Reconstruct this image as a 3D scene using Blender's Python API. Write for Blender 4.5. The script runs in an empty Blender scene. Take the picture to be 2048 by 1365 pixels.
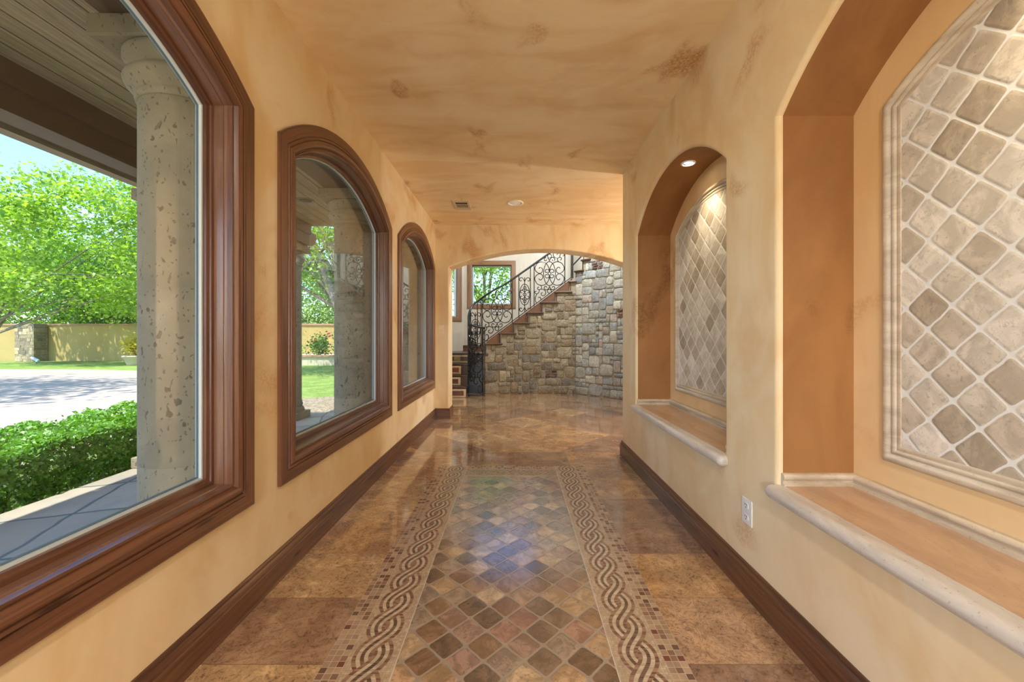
import bpy, math, random
import numpy as np
from mathutils import Matrix, Vector
random.seed(7)
rng = np.random.default_rng(11)
sc = bpy.context.scene
COL = sc.collection
PI = math.pi
F = 796.4; CX = 1030.5; CY = 673.5; H = 1.2          # focal length in px, vanishing point, eye height

# ------------------------------------------------------------------ mesh building
class MB:
    def __init__(s): s.v = []; s.f = []; s.uv = {}; s.col = {}; s.mi = {}
    def face(s, idx, uv=None, col=None, mi=0):
        k = len(s.f); s.f.append(tuple(idx))
        if uv: s.uv[k] = uv
        if col: s.col[k] = col
        if mi: s.mi[k] = mi
    def poly(s, pts, uv=None, col=None, mi=0):
        b = len(s.v); s.v += [tuple(p) for p in pts]
        s.face(range(b, b+len(pts)), uv, col, mi)
    def box(s, a, b, col=None):
        x0, y0, z0 = [min(a[i], b[i]) for i in range(3)]; x1, y1, z1 = [max(a[i], b[i]) for i in range(3)]
        k = len(s.v)
        s.v += [(x0,y0,z0),(x1,y0,z0),(x1,y1,z0),(x0,y1,z0),(x0,y0,z1),(x1,y0,z1),(x1,y1,z1),(x0,y1,z1)]
        for q in ((0,3,2,1),(4,5,6,7),(0,1,5,4),(1,2,6,5),(2,3,7,6),(3,0,4,7)):
            p = [s.v[k+i] for i in q]
            # uv runs along the longest side so that wood grain follows it
            n = (Vector(p[1])-Vector(p[0])).cross(Vector(p[2])-Vector(p[0]))
            ax = [i for i in range(3) if abs(n[i]) < 1e-9] if n.length > 1e-12 else [0,1]
            if len(ax) < 2: ax = [0,1]
            ext = (x1-x0, y1-y0, z1-z0); ax = sorted(ax[:2], key=lambda i: -ext[i])
            s.face([k+i for i in q], [(c[ax[0]], c[ax[1]]) for c in p], col)
    def prism(s, pts, z0, z1, col=None):
        """pts: counter-clockwise plan polygon"""
        n = len(pts); k = len(s.v)
        s.v += [(p[0],p[1],z0) for p in pts]+[(p[0],p[1],z1) for p in pts]
        s.face(range(k+n-1, k-1, -1), [(p[0],p[1]) for p in pts][::-1], col); s.face(range(k+n, k+2*n), [(p[0],p[1]) for p in pts], col)
        for i in range(n):
            j = (i+1) % n; L = math.dist(pts[i], pts[j])
            s.face((k+i,k+j,k+n+j,k+n+i), [(0,z0),(L,z0),(L,z1),(0,z1)], col)
    def lathe(s, prof, c=(0,0), n=40, cap=True):
        k = len(s.v); m = len(prof)
        for r, z in prof:
            for i in range(n):
                a = 2*PI*i/n; s.v.append((c[0]+r*math.cos(a), c[1]+r*math.sin(a), z))
        for j in range(m-1):
            for i in range(n):
                i2 = (i+1) % n; s.face((k+j*n+i, k+j*n+i2, k+(j+1)*n+i2, k+(j+1)*n+i))
        if cap:
            s.face(range(k+n-1, k-1, -1)); s.face(range(k+(m-1)*n, k+m*n))
    def tube(s, pts, r, n=6, closed=False, taper=None):
        pts = [Vector(p) for p in pts]; m = len(pts); k = len(s.v)
        prev = None
        for i, p in enumerate(pts):
            if closed: t = pts[(i+1) % m]-pts[i-1]
            else: t = pts[min(i+1, m-1)]-pts[max(i-1, 0)]
            t = t.normalized() if t.length > 1e-9 else Vector((0,0,1))
            if prev is None:
                up = Vector((0,1,0)) if abs(t.y) < .9 else Vector((1,0,0))
                a = t.cross(up).normalized()
            else:
                a = prev-t*prev.dot(t)
                a = a.normalized() if a.length > 1e-6 else t.orthogonal().normalized()
            prev = a; b = t.cross(a)
            rr = r if taper is None else r*(1+(taper-1)*i/(m-1))
            for j in range(n):
                g = 2*PI*j/n; q = p+a*(rr*math.cos(g))+b*(rr*math.sin(g)); s.v.append(tuple(q))
        for i in range(m if closed else m-1):
            i2 = (i+1) % m
            for j in range(n):
                j2 = (j+1) % n; s.face((k+i*n+j, k+i*n+j2, k+i2*n+j2, k+i2*n+j))
        if not closed:
            s.face(range(k+n-1, k-1, -1)); s.face(range(k+(m-1)*n, k+m*n))
    def loops(s, loops, closed=True, close_prof=False):
        """skin between successive loops of equal length, uv = (length along, width across)"""
        k = len(s.v); n = len(loops[0]); m = len(loops)
        for lp in loops: s.v += [tuple(p) for p in lp]
        ref = loops[m//2]; U = [0]
        for i in range(n): U.append(U[-1]+math.dist(ref[i], ref[(i+1) % n]))
        V = [0]
        for j in range(m-1): V.append(V[-1]+math.dist(loops[j][0], loops[j+1][0]))
        for j in range(m-1):
            for i in range(n if closed else n-1):
                i2 = (i+1) % n
                s.face((k+j*n+i, k+j*n+i2, k+(j+1)*n+i2, k+(j+1)*n+i), [(U[i],V[j]),(U[i+1],V[j]),(U[i+1],V[j+1]),(U[i],V[j+1])])

def mesh_of(name, mb, mats, smooth=False, auto=None):
    me = bpy.data.meshes.new(name); me.from_pydata(mb.v, [], mb.f)
    for m in (mats if isinstance(mats, (list, tuple)) else [mats]): me.materials.append(m)
    if mb.uv:
        l = me.uv_layers.new(name='UVMap'); d = l.data
        for k, p in enumerate(me.polygons):
            u = mb.uv.get(k)
            if u:
                for q, li in enumerate(p.loop_indices): d[li].uv = u[q]
    if mb.col:
        ca = me.color_attributes.new('tint', 'FLOAT_COLOR', 'CORNER')
        for k, p in enumerate(me.polygons):
            c = mb.col.get(k, (.5,.5,.5))
            for li in p.loop_indices: ca.data[li].color = (*c, 1)
    for k, i in mb.mi.items(): me.polygons[k].material_index = i
    if smooth:
        me.polygons.foreach_set('use_smooth', [True]*len(me.polygons))
    me.validate(); me.update()
    if smooth and auto is not None:
        try: me.set_sharp_from_angle(angle=math.radians(auto))
        except Exception: pass
    return me
def prop(o, label=None, cat=None, group=None, kind=None):
    if label: o['label'] = label
    if cat: o['category'] = cat
    if group: o['group'] = group
    if kind: o['kind'] = kind
    return o
def obj(name, mb, mat, parent=None, smooth=False, auto=35, **k):
    o = bpy.data.objects.new(name, mesh_of(name, mb, mat, smooth, auto)); COL.objects.link(o)
    if parent is not None:
        o.parent = parent
        if parent.parent is None: o.matrix_parent_inverse = Matrix.Translation(-parent.location)
    return prop(o, **k)
def thing(name, loc=(0,0,0), **k):
    o = bpy.data.objects.new(name, None); COL.objects.link(o); o.location = loc; o.empty_display_size = .1
    return prop(o, **k)
def struct(name, mb, mat, parent=None, **k):
    o = obj(name, mb, mat, parent, **k)
    if parent is None: o['kind'] = 'structure'
    return o
def copy_tree(o, parent=None):
    c = o.copy(); COL.objects.link(c); c.parent = parent
    for ch in o.children: copy_tree(ch, c)
    return c
def bevel(o, w, seg=2):
    m = o.modifiers.new('bevel', 'BEVEL'); m.width = w; m.segments = seg; m.limit_method = 'ANGLE'; m.angle_limit = math.radians(40)
    m.harden_normals = False
    return o

# ------------------------------------------------------------------ materials
def srgb(r, g, b):
    f = lambda c: (c/12.92 if c <= .04045 else ((c+.055)/1.055)**2.4)
    return (f(r/255), f(g/255), f(b/255))
class E:
    def __init__(s, g, k): s.g = g; s.k = k
    def _m(s, op, o, r=False):
        return s.g.math(op, o, s) if r else s.g.math(op, s, o)
    def __add__(s, o): return s._m('ADD', o)
    def __radd__(s, o): return s._m('ADD', o)
    def __sub__(s, o): return s._m('SUBTRACT', o)
    def __rsub__(s, o): return s._m('SUBTRACT', o, True)
    def __mul__(s, o): return s._m('MULTIPLY', o)
    def __rmul__(s, o): return s._m('MULTIPLY', o)
    def __truediv__(s, o): return s._m('DIVIDE', o)
    def __rtruediv__(s, o): return s._m('DIVIDE', o, True)
class G:
    def __init__(s, name, rough=.6, color=(.5,.5,.5), spec=.5, metal=0):
        s.mat = bpy.data.materials.new(name); s.mat.use_nodes = True; s.nt = s.mat.node_tree
        s.p = s.nt.nodes['Principled BSDF']; s.out = s.nt.nodes['Material Output']
        s.set('Roughness', rough); s.set('Base Color', color); s.set('Specular IOR Level', spec); s.set('Metallic', metal)
    def n(s, t, **k):
        nd = s.nt.nodes.new(t)
        for a, b in k.items(): setattr(nd, a, b)
        return nd
    def put(s, sock, v):
        if isinstance(v, E): s.nt.links.new(v.k, sock)
        elif isinstance(v, (tuple, list)) and sock.type == 'RGBA' and len(v) == 3: sock.default_value = (*v, 1)
        else: sock.default_value = v
    def set(s, name, v): s.put(s.p.inputs[name], v)
    def math(s, op, a, b=None, c=None):
        nd = s.n('ShaderNodeMath', operation=op)
        for i, v in enumerate((a, b, c)):
            if v is not None: s.put(nd.inputs[i], v)
        return E(s, nd.outputs[0])
    def floor(s, a): return s.math('FLOOR', a)
    def fract(s, a): return s.math('FRACT', a)
    def abs(s, a): return s.math('ABSOLUTE', a)
    def min(s, a, b): return s.math('MINIMUM', a, b)
    def max(s, a, b): return s.math('MAXIMUM', a, b)
    def lt(s, a, b): return s.math('LESS_THAN', a, b)
    def gt(s, a, b): return s.math('GREATER_THAN', a, b)
    def smooth(s, v, a, b, lo=0., hi=1.):
        nd = s.n('ShaderNodeMapRange', interpolation_type='SMOOTHSTEP')
        for i, q in enumerate((v, a, b, lo, hi)): s.put(nd.inputs[i], q)
        return E(s, nd.outputs[0])
    def sel(s, m, a, b): return a*m + b*(1-m) if not (isinstance(a, (int,float)) and isinstance(b, (int,float))) else m*(a-b)+b
    def pos(s): return E(s, s.n('ShaderNodeNewGeometry').outputs['Position'])
    def obc(s): return E(s, s.n('ShaderNodeTexCoord').outputs['Object'])
    def uv(s): return E(s, s.n('ShaderNodeTexCoord').outputs['UV'])
    def attr(s, name='tint'): return E(s, s.n('ShaderNodeAttribute', attribute_name=name).outputs['Color'])
    def sep(s, v):
        nd = s.n('ShaderNodeSeparateXYZ'); s.put(nd.inputs[0], v); return [E(s, nd.outputs[i]) for i in range(3)]
    def vec(s, x, y, z=0.):
        nd = s.n('ShaderNodeCombineXYZ')
        for i, v in enumerate((x, y, z)): s.put(nd.inputs[i], v)
        return E(s, nd.outputs[0])
    def scale(s, v, x, y, z):
        nd = s.n('ShaderNodeMapping'); s.put(nd.inputs[0], v); nd.inputs['Scale'].default_value = (x, y, z); return E(s, nd.outputs[0])
    def noise(s, v, sc_=5., det=3., rough=.55, dist=0., color=False):
        nd = s.n('ShaderNodeTexNoise'); s.put(nd.inputs['Vector'], v)
        nd.inputs['Scale'].default_value = sc_; nd.inputs['Detail'].default_value = det
        nd.inputs['Roughness'].default_value = rough; nd.inputs['Distortion'].default_value = dist
        return E(s, nd.outputs['Color' if color else 0])
    def voro(s, v, sc_=5., feature='F1', out='Distance', rand=1.):
        nd = s.n('ShaderNodeTexVoronoi', feature=feature); s.put(nd.inputs['Vector'], v)
        nd.inputs['Scale'].default_value = sc_; nd.inputs['Randomness'].default_value = rand
        return E(s, nd.outputs[out])
    def white(s, v, out='Value'):
        nd = s.n('ShaderNodeTexWhiteNoise', noise_dimensions='3D'); s.put(nd.inputs['Vector'], v); return E(s, nd.outputs[out])
    def ramp(s, f, stops, interp='LINEAR'):
        nd = s.n('ShaderNodeValToRGB'); s.put(nd.inputs[0], f); cr = nd.color_ramp; cr.interpolation = interp
        while len(cr.elements) < len(stops): cr.elements.new(.5)
        for e, (p, c) in zip(cr.elements, stops): e.position = p; e.color = (*c, 1)
        return E(s, nd.outputs[0])
    def mix(s, f, a, b, mode='MIX'):
        nd = s.n('ShaderNodeMix', data_type='RGBA', blend_type=mode)
        s.put(nd.inputs[0], f); s.put(nd.inputs[6], a); s.put(nd.inputs[7], b); return E(s, nd.outputs[2])
    def hsv(s, c, v=1., sat=1.):
        nd = s.n('ShaderNodeHueSaturation'); s.put(nd.inputs['Value'], v); s.put(nd.inputs['Saturation'], sat); s.put(nd.inputs['Color'], c); return E(s, nd.outputs[0])
    def bump(s, h, strength=.3, dist=.01):
        nd = s.n('ShaderNodeBump'); nd.inputs['Strength'].default_value = strength; nd.inputs['Distance'].default_value = dist
        s.put(nd.inputs['Height'], h); s.nt.links.new(nd.outputs[0], s.p.inputs['Normal'])

def plaster(name, light, mid, dark, amount=.75, st=(2.2,1.2,.8)):
    g = G(name, rough=.55, spec=.35); v = g.pos()
    big = g.noise(v, .9, 2, .5, .6)
    streak = g.noise(g.scale(v, *st), 1.6, 4, .6, 1.2)
    c = g.mix(g.smooth(big*.45+streak*.55, .38, .64), light, mid)
    c = g.mix(g.smooth(g.noise(g.scale(v, st[0]*1.1, st[1]*1.5, st[2]*1.1), 1.3, 3, .55, .8), .52, .74)*.22, c, dark)
    fine = g.noise(v, 70, 3, .7)
    patch = g.noise(g.scale(v, 1, .7, .75), 2.6, 3, .5, .5)
    pm = g.smooth(patch, .60, .72)
    spk = g.smooth(fine, .35, .6)
    c = g.mix(pm*(spk*.75+.25)*amount, c, dark)
    wisp = g.noise(g.scale(v, 1.3, 1, .55), 1.6, 4, .6, 1.2)
    c = g.mix(g.smooth(wisp, .57, .72)*.12, c, dark)
    g.set('Base Color', c)
    g.set('Roughness', g.smooth(wisp, .3, .7, .42, .62))
    g.bump(g.noise(v, 3, 4, .6)*.5 + pm*fine*.6 + g.noise(v, 26, 2, .5)*.12, .35, .006)
    return g.mat
M = {}
M['plaster'] = plaster('venetian_plaster', srgb(232,218,186), srgb(222,196,150), srgb(190,142,92))
M['plaster_ceiling'] = plaster('ceiling_plaster', srgb(242,224,188), srgb(230,202,156), srgb(184,134,82), .85, (.8,2.4,1))
M['plaster_niche'] = plaster('niche_plaster', srgb(162,118,74), srgb(144,100,60), srgb(116,78,44))  # deeper tone puts the shade on the niche jambs into the colour
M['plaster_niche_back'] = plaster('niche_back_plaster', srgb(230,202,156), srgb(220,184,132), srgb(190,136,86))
M['plaster_hall'] = plaster('cream_plaster', srgb(206,199,186), srgb(198,188,172), srgb(184,168,146), .3)

def wood(name, a, b, c, rough=.32, grain=38., knots=True, coat=.3):
    g = G(name, rough=rough, spec=.5); v = g.uv(); x, y, z = g.sep(v)
    w = g.noise(v, 3, 3, .5)
    gr = g.noise(g.vec(x*1.2, y*grain+w*1.5, 0.), 1.7, 5, .65, .5)
    big = g.noise(g.vec(x*1.0, y*7, 3.), 1.1, 3, .6, 1.)
    col = g.mix(g.smooth(gr, .32, .68), a, b)
    col = g.mix(g.smooth(big, .5, .72)*.55, col, c)
    if knots:
        k = g.voro(g.vec(x*1.6, y*7., 0.), 1.3)
        col = g.mix(g.smooth(k, .03, .13, .85, 0.), col, (c[0]*.3, c[1]*.3, c[2]*.3))
    g.set('Base Color', col); g.set('Coat Weight', coat); g.set('Coat Roughness', .3)
    g.bump(gr, .12, .002)
    return g.mat
M['walnut'] = wood('stained_alder', srgb(96,62,44), srgb(122,82,60), srgb(62,38,27))
M['walnut_dark'] = wood('stained_alder_baseboard', srgb(86,54,38), srgb(112,74,54), srgb(54,33,24), .26)
M['jamb_wood'] = wood('polished_jamb_wood', srgb(116,84,66), srgb(136,100,78), srgb(88,60,46), .16, coat=.8)
M['tread_wood'] = wood('dark_tread_wood', srgb(60,38,28), srgb(78,50,36), srgb(40,24,18), .3, knots=False)
M['curb_wood'] = wood('stringer_wood', srgb(96,64,46), srgb(114,78,56), srgb(74,48,34), .35, knots=False)
M['window_wood'] = wood('stair_window_wood', srgb(128,94,64), srgb(148,112,80), srgb(90,60,42), .5)
def flat(name, c, rough=.5, metal=0, spec=.5, coat=0.):
    g = G(name, rough, c, spec, metal)
    if coat: g.set('Coat Weight', coat)
    return g.mat
M['sash_metal'] = flat('pale_window_bead', srgb(205,218,222), .35)
M['gasket'] = flat('blue_grey_gasket', srgb(92,116,132), .5)
M['iron'] = flat('wrought_iron', srgb(30,30,32), .38, .3, coat=.2)
M['iron_rail'] = flat('iron_handrail', srgb(44,54,62), .3, .4, coat=.3)
M['white_plastic'] = flat('white_plastic', srgb(226,230,232), .35)
M['ivory_plastic'] = flat('ivory_plastic', srgb(240,226,200), .4)
M['slot'] = flat('dark_slot', (.02,.02,.02), .7)
M['vent_white'] = flat('vent_enamel', srgb(205,192,168), .45)
M['vent_dark'] = flat('vent_dark', srgb(60,48,38), .8)
M['can_white'] = flat('downlight_trim', srgb(246,245,242), .4)
M['mortar'] = None

# glass: thin pane, Fresnel mix of reflection and clear transmission
def glass():
    g = G('window_glass'); nt = g.nt
    tr = g.n('ShaderNodeBsdfTransparent'); tr.inputs[0].default_value = (.97,.985,.98,1)
    gl = g.n('ShaderNodeBsdfGlossy'); gl.inputs['Roughness'].default_value = .0; gl.inputs[0].default_value = (1,1,1,1)
    lw = g.n('ShaderNodeLayerWeight'); lw.inputs[0].default_value = .5
    fr = g.math('POWER', E(g, lw.outputs['Facing']), 5.)*.95+.03
    mx = g.n('ShaderNodeMixShader'); g.put(mx.inputs[0], fr); nt.links.new(tr.outputs[0], mx.inputs[1]); nt.links.new(gl.outputs[0], mx.inputs[2])
    nt.links.new(mx.outputs[0], g.out.inputs[0]); return g.mat
M['glass'] = glass()
def emit(name, c, s):
    g = G(name); e = g.n('ShaderNodeEmission'); e.inputs[0].default_value = (*c, 1); e.inputs[1].default_value = s
    g.nt.links.new(e.outputs[0], g.out.inputs[0]); return g.mat
M['lamp'] = emit('lamp_glow', (1,.93,.8), 12)

# --- large polished travertine tiles
def floor_mat():
    g = G('polished_travertine', rough=.1, spec=.5); g.set('Coat Weight', .6); g.set('Coat Roughness', .05); g.set('Coat IOR', 1.6); v = g.pos(); x, y, z = g.sep(v)
    # side tiles, cross row, diagonal field
    ka = g.floor((y-1.456)/.371); fa = g.fract((y-1.456)/.371)
    ea = g.min(fa, 1-fa)*.371
    kb = g.floor((x-.0)/.512); fb = g.fract(x/.512); eb = g.min(g.min(fb, 1-fb)*.512, g.abs(y-4.13))
    u = (x-.458+(y-4.16))/1.41421/.508; w = (y-4.16-(x-.458))/1.41421/.508
    fu = g.fract(u); fw = g.fract(w)
    ec = g.min(g.min(fu, 1-fu), g.min(fw, 1-fw))*.508
    near = g.lt(y, 3.683); mid = g.lt(y, 4.13)
    side = g.gt(x, 0.)
    idA = g.vec(ka, side*3+1, 5.); idB = g.vec(kb, 77., 9.); idC = g.vec(g.floor(u), g.floor(w), 31.)
    selv = lambda m, A, B: (lambda nd: E(g, nd.outputs[1]))(_vmix(g, m, A, B))
    ident = selv(near, idA, selv(mid, idB, idC))
    edge = g.sel(near, ea, g.sel(mid, eb, ec))
    rnd = g.white(ident); rcol = g.white(ident, 'Color')
    pv = E(g, _vadd(g, v, rcol))
    stretch = g.scale(pv, 1, 1.3, 1)
    n1 = g.noise(stretch, 3.4, 6, .68, 1.3); n2 = g.noise(pv, 26, 6, .8, 1.4); n3 = g.noise(pv, 80, 4, .75)
    base = g.ramp(rnd, [(0, srgb(190,152,112)), (.22, srgb(202,164,120)), (.42, srgb(172,140,114)), (.6, srgb(214,182,138)), (.78, srgb(160,130,106)), (.92, srgb(196,162,128))], 'CONSTANT')
    deep = g.mix(.48, base, srgb(104,70,48))
    c = g.mix(g.smooth(n1*.6+n2*.4, .45, .60), deep, base)
    c = g.mix(g.smooth(n1, .56, .74)*.4, c, srgb(206,160,104))
    speck = g.smooth(n3*.4+n2*.6, .42, .48, 1., 0.)*g.smooth(n1, .35, .6, 1., .25)
    c = g.mix(speck*.8, c, srgb(70,42,32))
    vein = g.abs(g.noise(stretch, 5, 6, .7, 2.)-.5)
    c = g.mix(g.smooth(vein, 0., .018, .55, 0.)*g.smooth(n1, .42, .55), c, srgb(72,40,30))
    c = g.mix(g.smooth(edge, .0008, .0022, .75, 0.), c, srgb(96,70,52))
    g.set('Base Color', c)
    g.set('Roughness', g.smooth(n2, .3, .7, .07, .14)+g.smooth(edge, .0008, .003, .3, 0.))
    g.bump(n1*.2+n2*.02, .02, .01)
    return g.mat
def _vmix(g, m, A, B):
    nd = g.n('ShaderNodeMix', data_type='VECTOR'); g.put(nd.inputs[0], m); g.put(nd.inputs[4], B); g.put(nd.inputs[5], A); return nd
def _vadd(g, a, b, k=7.3):
    nd = g.n('ShaderNodeVectorMath', operation='MULTIPLY_ADD'); g.put(nd.inputs[0], b); nd.inputs[1].default_value = (k,k,k); g.put(nd.inputs[2], a); return nd.outputs[0]
M['floor'] = floor_mat()

def tile_edges(g, a, b, pitch, warp=None):
    fa = g.fract(a); fb = g.fract(b)
    return g.min(g.min(fa, 1-fa), g.min(fb, 1-fb))*pitch
def diamond_mat(name, axes, node, pitch, stops, grout, rough, bumpy, gw=.004, dark_pits=.3, dk=.74, coat=0., sat=1.):
    """square tiles laid at 45 degrees; axes picks the two world axes of the surface"""
    g = G(name, rough=rough); v = g.pos(); c3 = g.sep(v)
    wob = g.noise(v, 9, 3, .6)*.012
    a0 = c3[axes[0]]-node[0]+(wob-.006); b0 = c3[axes[1]]-node[1]+(wob-.006)
    u = (a0+b0)/1.41421/pitch; w = (b0-a0)/1.41421/pitch
    fu = g.fract(u)-.5; fw = g.fract(w)-.5
    # rounded-square distance: tumbled corners
    p4 = g.math('POWER', g.math('POWER', g.abs(fu), 9.)+g.math('POWER', g.abs(fw), 9.), 1/9.)
    edge = (.5-p4)*pitch
    ident = g.vec(g.floor(u), g.floor(w), 3.); rnd = g.white(ident); rc = g.white(ident, 'Color')
    pv = E(g, _vadd(g, v, rc))
    n1 = g.noise(pv, 9, 5, .65, 1.); n2 = g.noise(pv, 60, 4, .75, .5); n3 = g.noise(pv, 140, 3, .7)
    base = g.ramp(rnd, stops, 'CONSTANT')
    c = g.mix(g.smooth(n1, .4, .64), g.hsv(base, dk, 1.05), g.hsv(base, 1.08, .95))
    n4 = g.noise(pv, 30, 6, .8, 1.5)
    pit = g.max(g.smooth(n2*.5+n4*.5, .40, .47, 1., 0.), g.smooth(n3, .3, .38, .6, 0.))
    c = g.mix(pit*dark_pits*g.smooth(n1, .35, .55, .3, 1.), c, g.hsv(base, .35, .9))
    gm = g.smooth(edge, gw*.7, gw*1.3, 1., 0.)
    c = g.mix(gm, g.hsv(c, 1., sat), grout)
    g.set('Base Color', c)
    g.set('Roughness', g.smooth(n2, .3, .7, rough*.8, rough*1.3)+gm*.4)
    g.bump(g.smooth(edge, 0., .012)*.9 - pit*.12*bumpy + n1*.35*bumpy + n2*.15*bumpy, .55, .004)
    if coat: g.set('Coat Weight', coat); g.set('Coat IOR', 1.8); g.set('Coat Roughness', .16)
    return g.mat
M['field'] = diamond_mat('tumbled_floor_tiles', (0,1), (-.041, 1.6945), .1062,
    [(0, srgb(150,112,78)), (.1, srgb(176,140,98)), (.2, srgb(124,100,80)), (.3, srgb(158,122,104)), (.4, srgb(196,166,122)),
     (.5, srgb(136,96,62)), (.58, srgb(160,138,118)), (.68, srgb(182,148,106)), (.76, srgb(108,82,62)), (.84, srgb(160,112,92)), (.92, srgb(190,150,100))],
    srgb(150,138,124), .16, 1., .004, .85, .58, .9, .82)
PANEL_STOPS = [(0, srgb(212,202,182)), (.16, srgb(200,186,162)), (.3, srgb(222,214,198)), (.45, srgb(178,162,136)), (.55, srgb(214,204,184)), (.7, srgb(196,182,158)), (.82, srgb(206,196,176)), (.92, srgb(226,218,202))]
M['panel'] = diamond_mat('tumbled_wall_tiles', (1,2), (1.263, 1.2-(327.8-673.5)*1.263/F), .1062, PANEL_STOPS, srgb(224,226,224), .42, .8, .0035, .4, .80, 0., .74)

def mosaic_mat():
    g = G('marble_mosaic', rough=.28); u, v, _ = g.sep(g.uv())
    # three columns of small squares
    P = .0267
    e1 = tile_edges(g, u/P, v/P, P); r1 = g.white(g.vec(g.floor(u/P), g.floor(v/P), 1.))
    sq = g.ramp(r1, [(0, srgb(168,136,108)), (.25, srgb(140,104,82)), (.4, srgb(186,156,126)), (.6, srgb(112,82,66)), (.7, srgb(172,144,120)), (.85, srgb(150,110,86)), (.93, srgb(124,66,50))], 'CONSTANT')
    gr = srgb(206,188,160)
    c1 = g.mix(g.smooth(e1, .0008, .0016, 1., 0.), sq, gr)
    # cream tesserae ground
    Q = .0098; j = g.noise(g.uv(), 60, 2, .5)*.35
    e2 = tile_edges(g, u/Q+j, v/Q+j, Q); r2 = g.white(g.vec(g.floor(u/Q), g.floor(v/Q), 2.))
    cream = g.ramp(r2, [(0, srgb(196,174,144)), (.5, srgb(180,156,126)), (1, srgb(208,188,160))])
    c2 = g.mix(g.smooth(e2, .0003, .0009, .55, 0.), cream, srgb(150,128,104))
    # two-strand guilloche
    A, p, hw = .0370, .15, .0360
    x = u-.168
    ph = v*(PI/p)
    co = g.math('COSINE', ph)*A; si = g.math('SINE', ph)*(A*PI/p)
    sl = g.math('SQRT', si*si+1)
    d1 = (x-co)/sl; d2 = (x+co)/sl
    a1 = g.abs(d1); a2 = g.abs(d2)
    in1 = g.lt(a1, hw); in2 = g.lt(a2, hw)
    top1 = g.gt(si*-1, 0.)                      # the strand that leans the same way is always on top
    use1 = g.max(in1*top1, in1*(1-in2))
    use2 = in2*(1-use1)
    d = g.sel(use1, d1, d2); a = g.abs(d)
    stripe = g.math('ROUND', d/(hw*2/5.))       # -2..2
    fs = g.abs(d/(hw*2/5.)-stripe)
    seg = g.floor(v/.0085+stripe*.37)
    fseg = g.fract(v/.0085+stripe*.37)
    ab = g.abs(stripe)
    rr = g.white(g.vec(seg, stripe, use1*5+1))
    dark = g.ramp(rr, [(0, srgb(116,86,66)), (.4, srgb(92,66,50)), (.7, srgb(128,96,74)), (.9, srgb(84,60,48))], 'CONSTANT')
    brown = g.ramp(rr, [(0, srgb(150,112,84)), (.35, srgb(126,84,64)), (.7, srgb(160,124,94)), (.9, srgb(112,64,50))], 'CONSTANT')
    pale = g.ramp(rr, [(0, srgb(204,186,158)), (.5, srgb(190,170,142)), (.8, srgb(214,200,176))], 'CONSTANT')
    is0 = g.lt(ab, .5); is3 = g.gt(ab, 1.5)
    cs = g.mix(is0, g.mix(is3, pale, brown), dark)
    joint = g.max(g.gt(fs, .44), g.gt(g.abs(fseg-.5), .43))
    cs = g.mix(joint*.55, cs, srgb(170,150,124))
    # eyes
    vv = (g.fract(v/p+.5)-.5)*p; er = g.math('SQRT', x*x+vv*vv)
    eye = g.lt(er, .0065)*(1-g.max(in1, in2))
    ins = g.max(use1, use2)
    c3 = g.mix(ins, g.mix(eye, c2, srgb(120,84,62)), cs)
    band1 = g.lt(u, .0802); band3 = g.gt(u, .096)*g.lt(u, .240)
    c = g.mix(band1, g.mix(band3, c2, c3), c1)
    c = g.mix(g.gt(u, .2635), c, srgb(208,204,196))
    st = g.noise(g.uv(), 14, 4, .6)
    c = g.mix(g.smooth(st, .4, .7, .0, .22), c, srgb(120,92,70))
    g.set('Base Color', g.hsv(c, .88, .88)); g.set('Roughness', .2)
    g.bump(g.noise(g.uv(), 200, 2, .5)*.5+g.sel(band1, g.smooth(e1, 0., .002), g.smooth(e2, 0., .001))*.5, .3, .0012)
    return g.mat
M['mosaic'] = mosaic_mat()

def travertine(name, a, b, rough=.25):
    g = G(name, rough=rough); v = g.pos()
    n = g.noise(g.scale(v, 3, 1, 6), 3, 6, .65, .8); f = g.noise(v, 90, 3, .6)
    c = g.mix(g.smooth(n, .36, .66), a, b); c = g.mix(g.smooth(f, .62, .7)*.35, c, srgb(130,104,80))
    g.set('Base Color', c); g.bump(n+f*.3, .12, .002); return g.mat
M['ledge'] = travertine('honed_travertine_ledge', srgb(212,208,202), srgb(192,186,178), .18)  # nosing: its grey-white has the sky reflection painted in
M['ledge_top'] = travertine('peach_ledge_top', srgb(198,168,138), srgb(182,150,122), .24)
M['pencil'] = travertine('travertine_moulding', srgb(210,198,178), srgb(182,168,146), .3)

def cantera():
    g = G('cantera_stone', rough=.85, spec=.25); v = g.obc()
    n = g.noise(v, 2.2, 5, .6, .4); f = g.noise(v, 45, 4, .7)
    c = g.mix(g.smooth(n, .35, .68), srgb(166,154,130), srgb(142,133,114))
    c = g.mix(g.smooth(f, .3, .7)*.35, c, srgb(150,138,118))
    vv = g.scale(v, 1, 1, .55)
    d = g.noise(v, 12, 3, .6, color=True)
    pv = E(g, _vadd(g, vv, d, .085))
    p1 = g.voro(pv, 19, rand=1.); p2 = g.voro(pv, 44)
    keep = g.smooth(g.noise(v, 5, 2, .5), .36, .5)
    m1 = g.smooth(p1, .14, .22, 1., 0.)*keep; m2 = g.smooth(p2, .16, .25, 1., 0.)
    pit = g.max(m1, m2*.75)
    c = g.mix(pit*.75, c, srgb(88,76,62))
    g.set('Base Color', c); g.bump(f*.25-pit*.9+n*.2, .5, .008); return g.mat
M['cantera'] = cantera()

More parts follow.
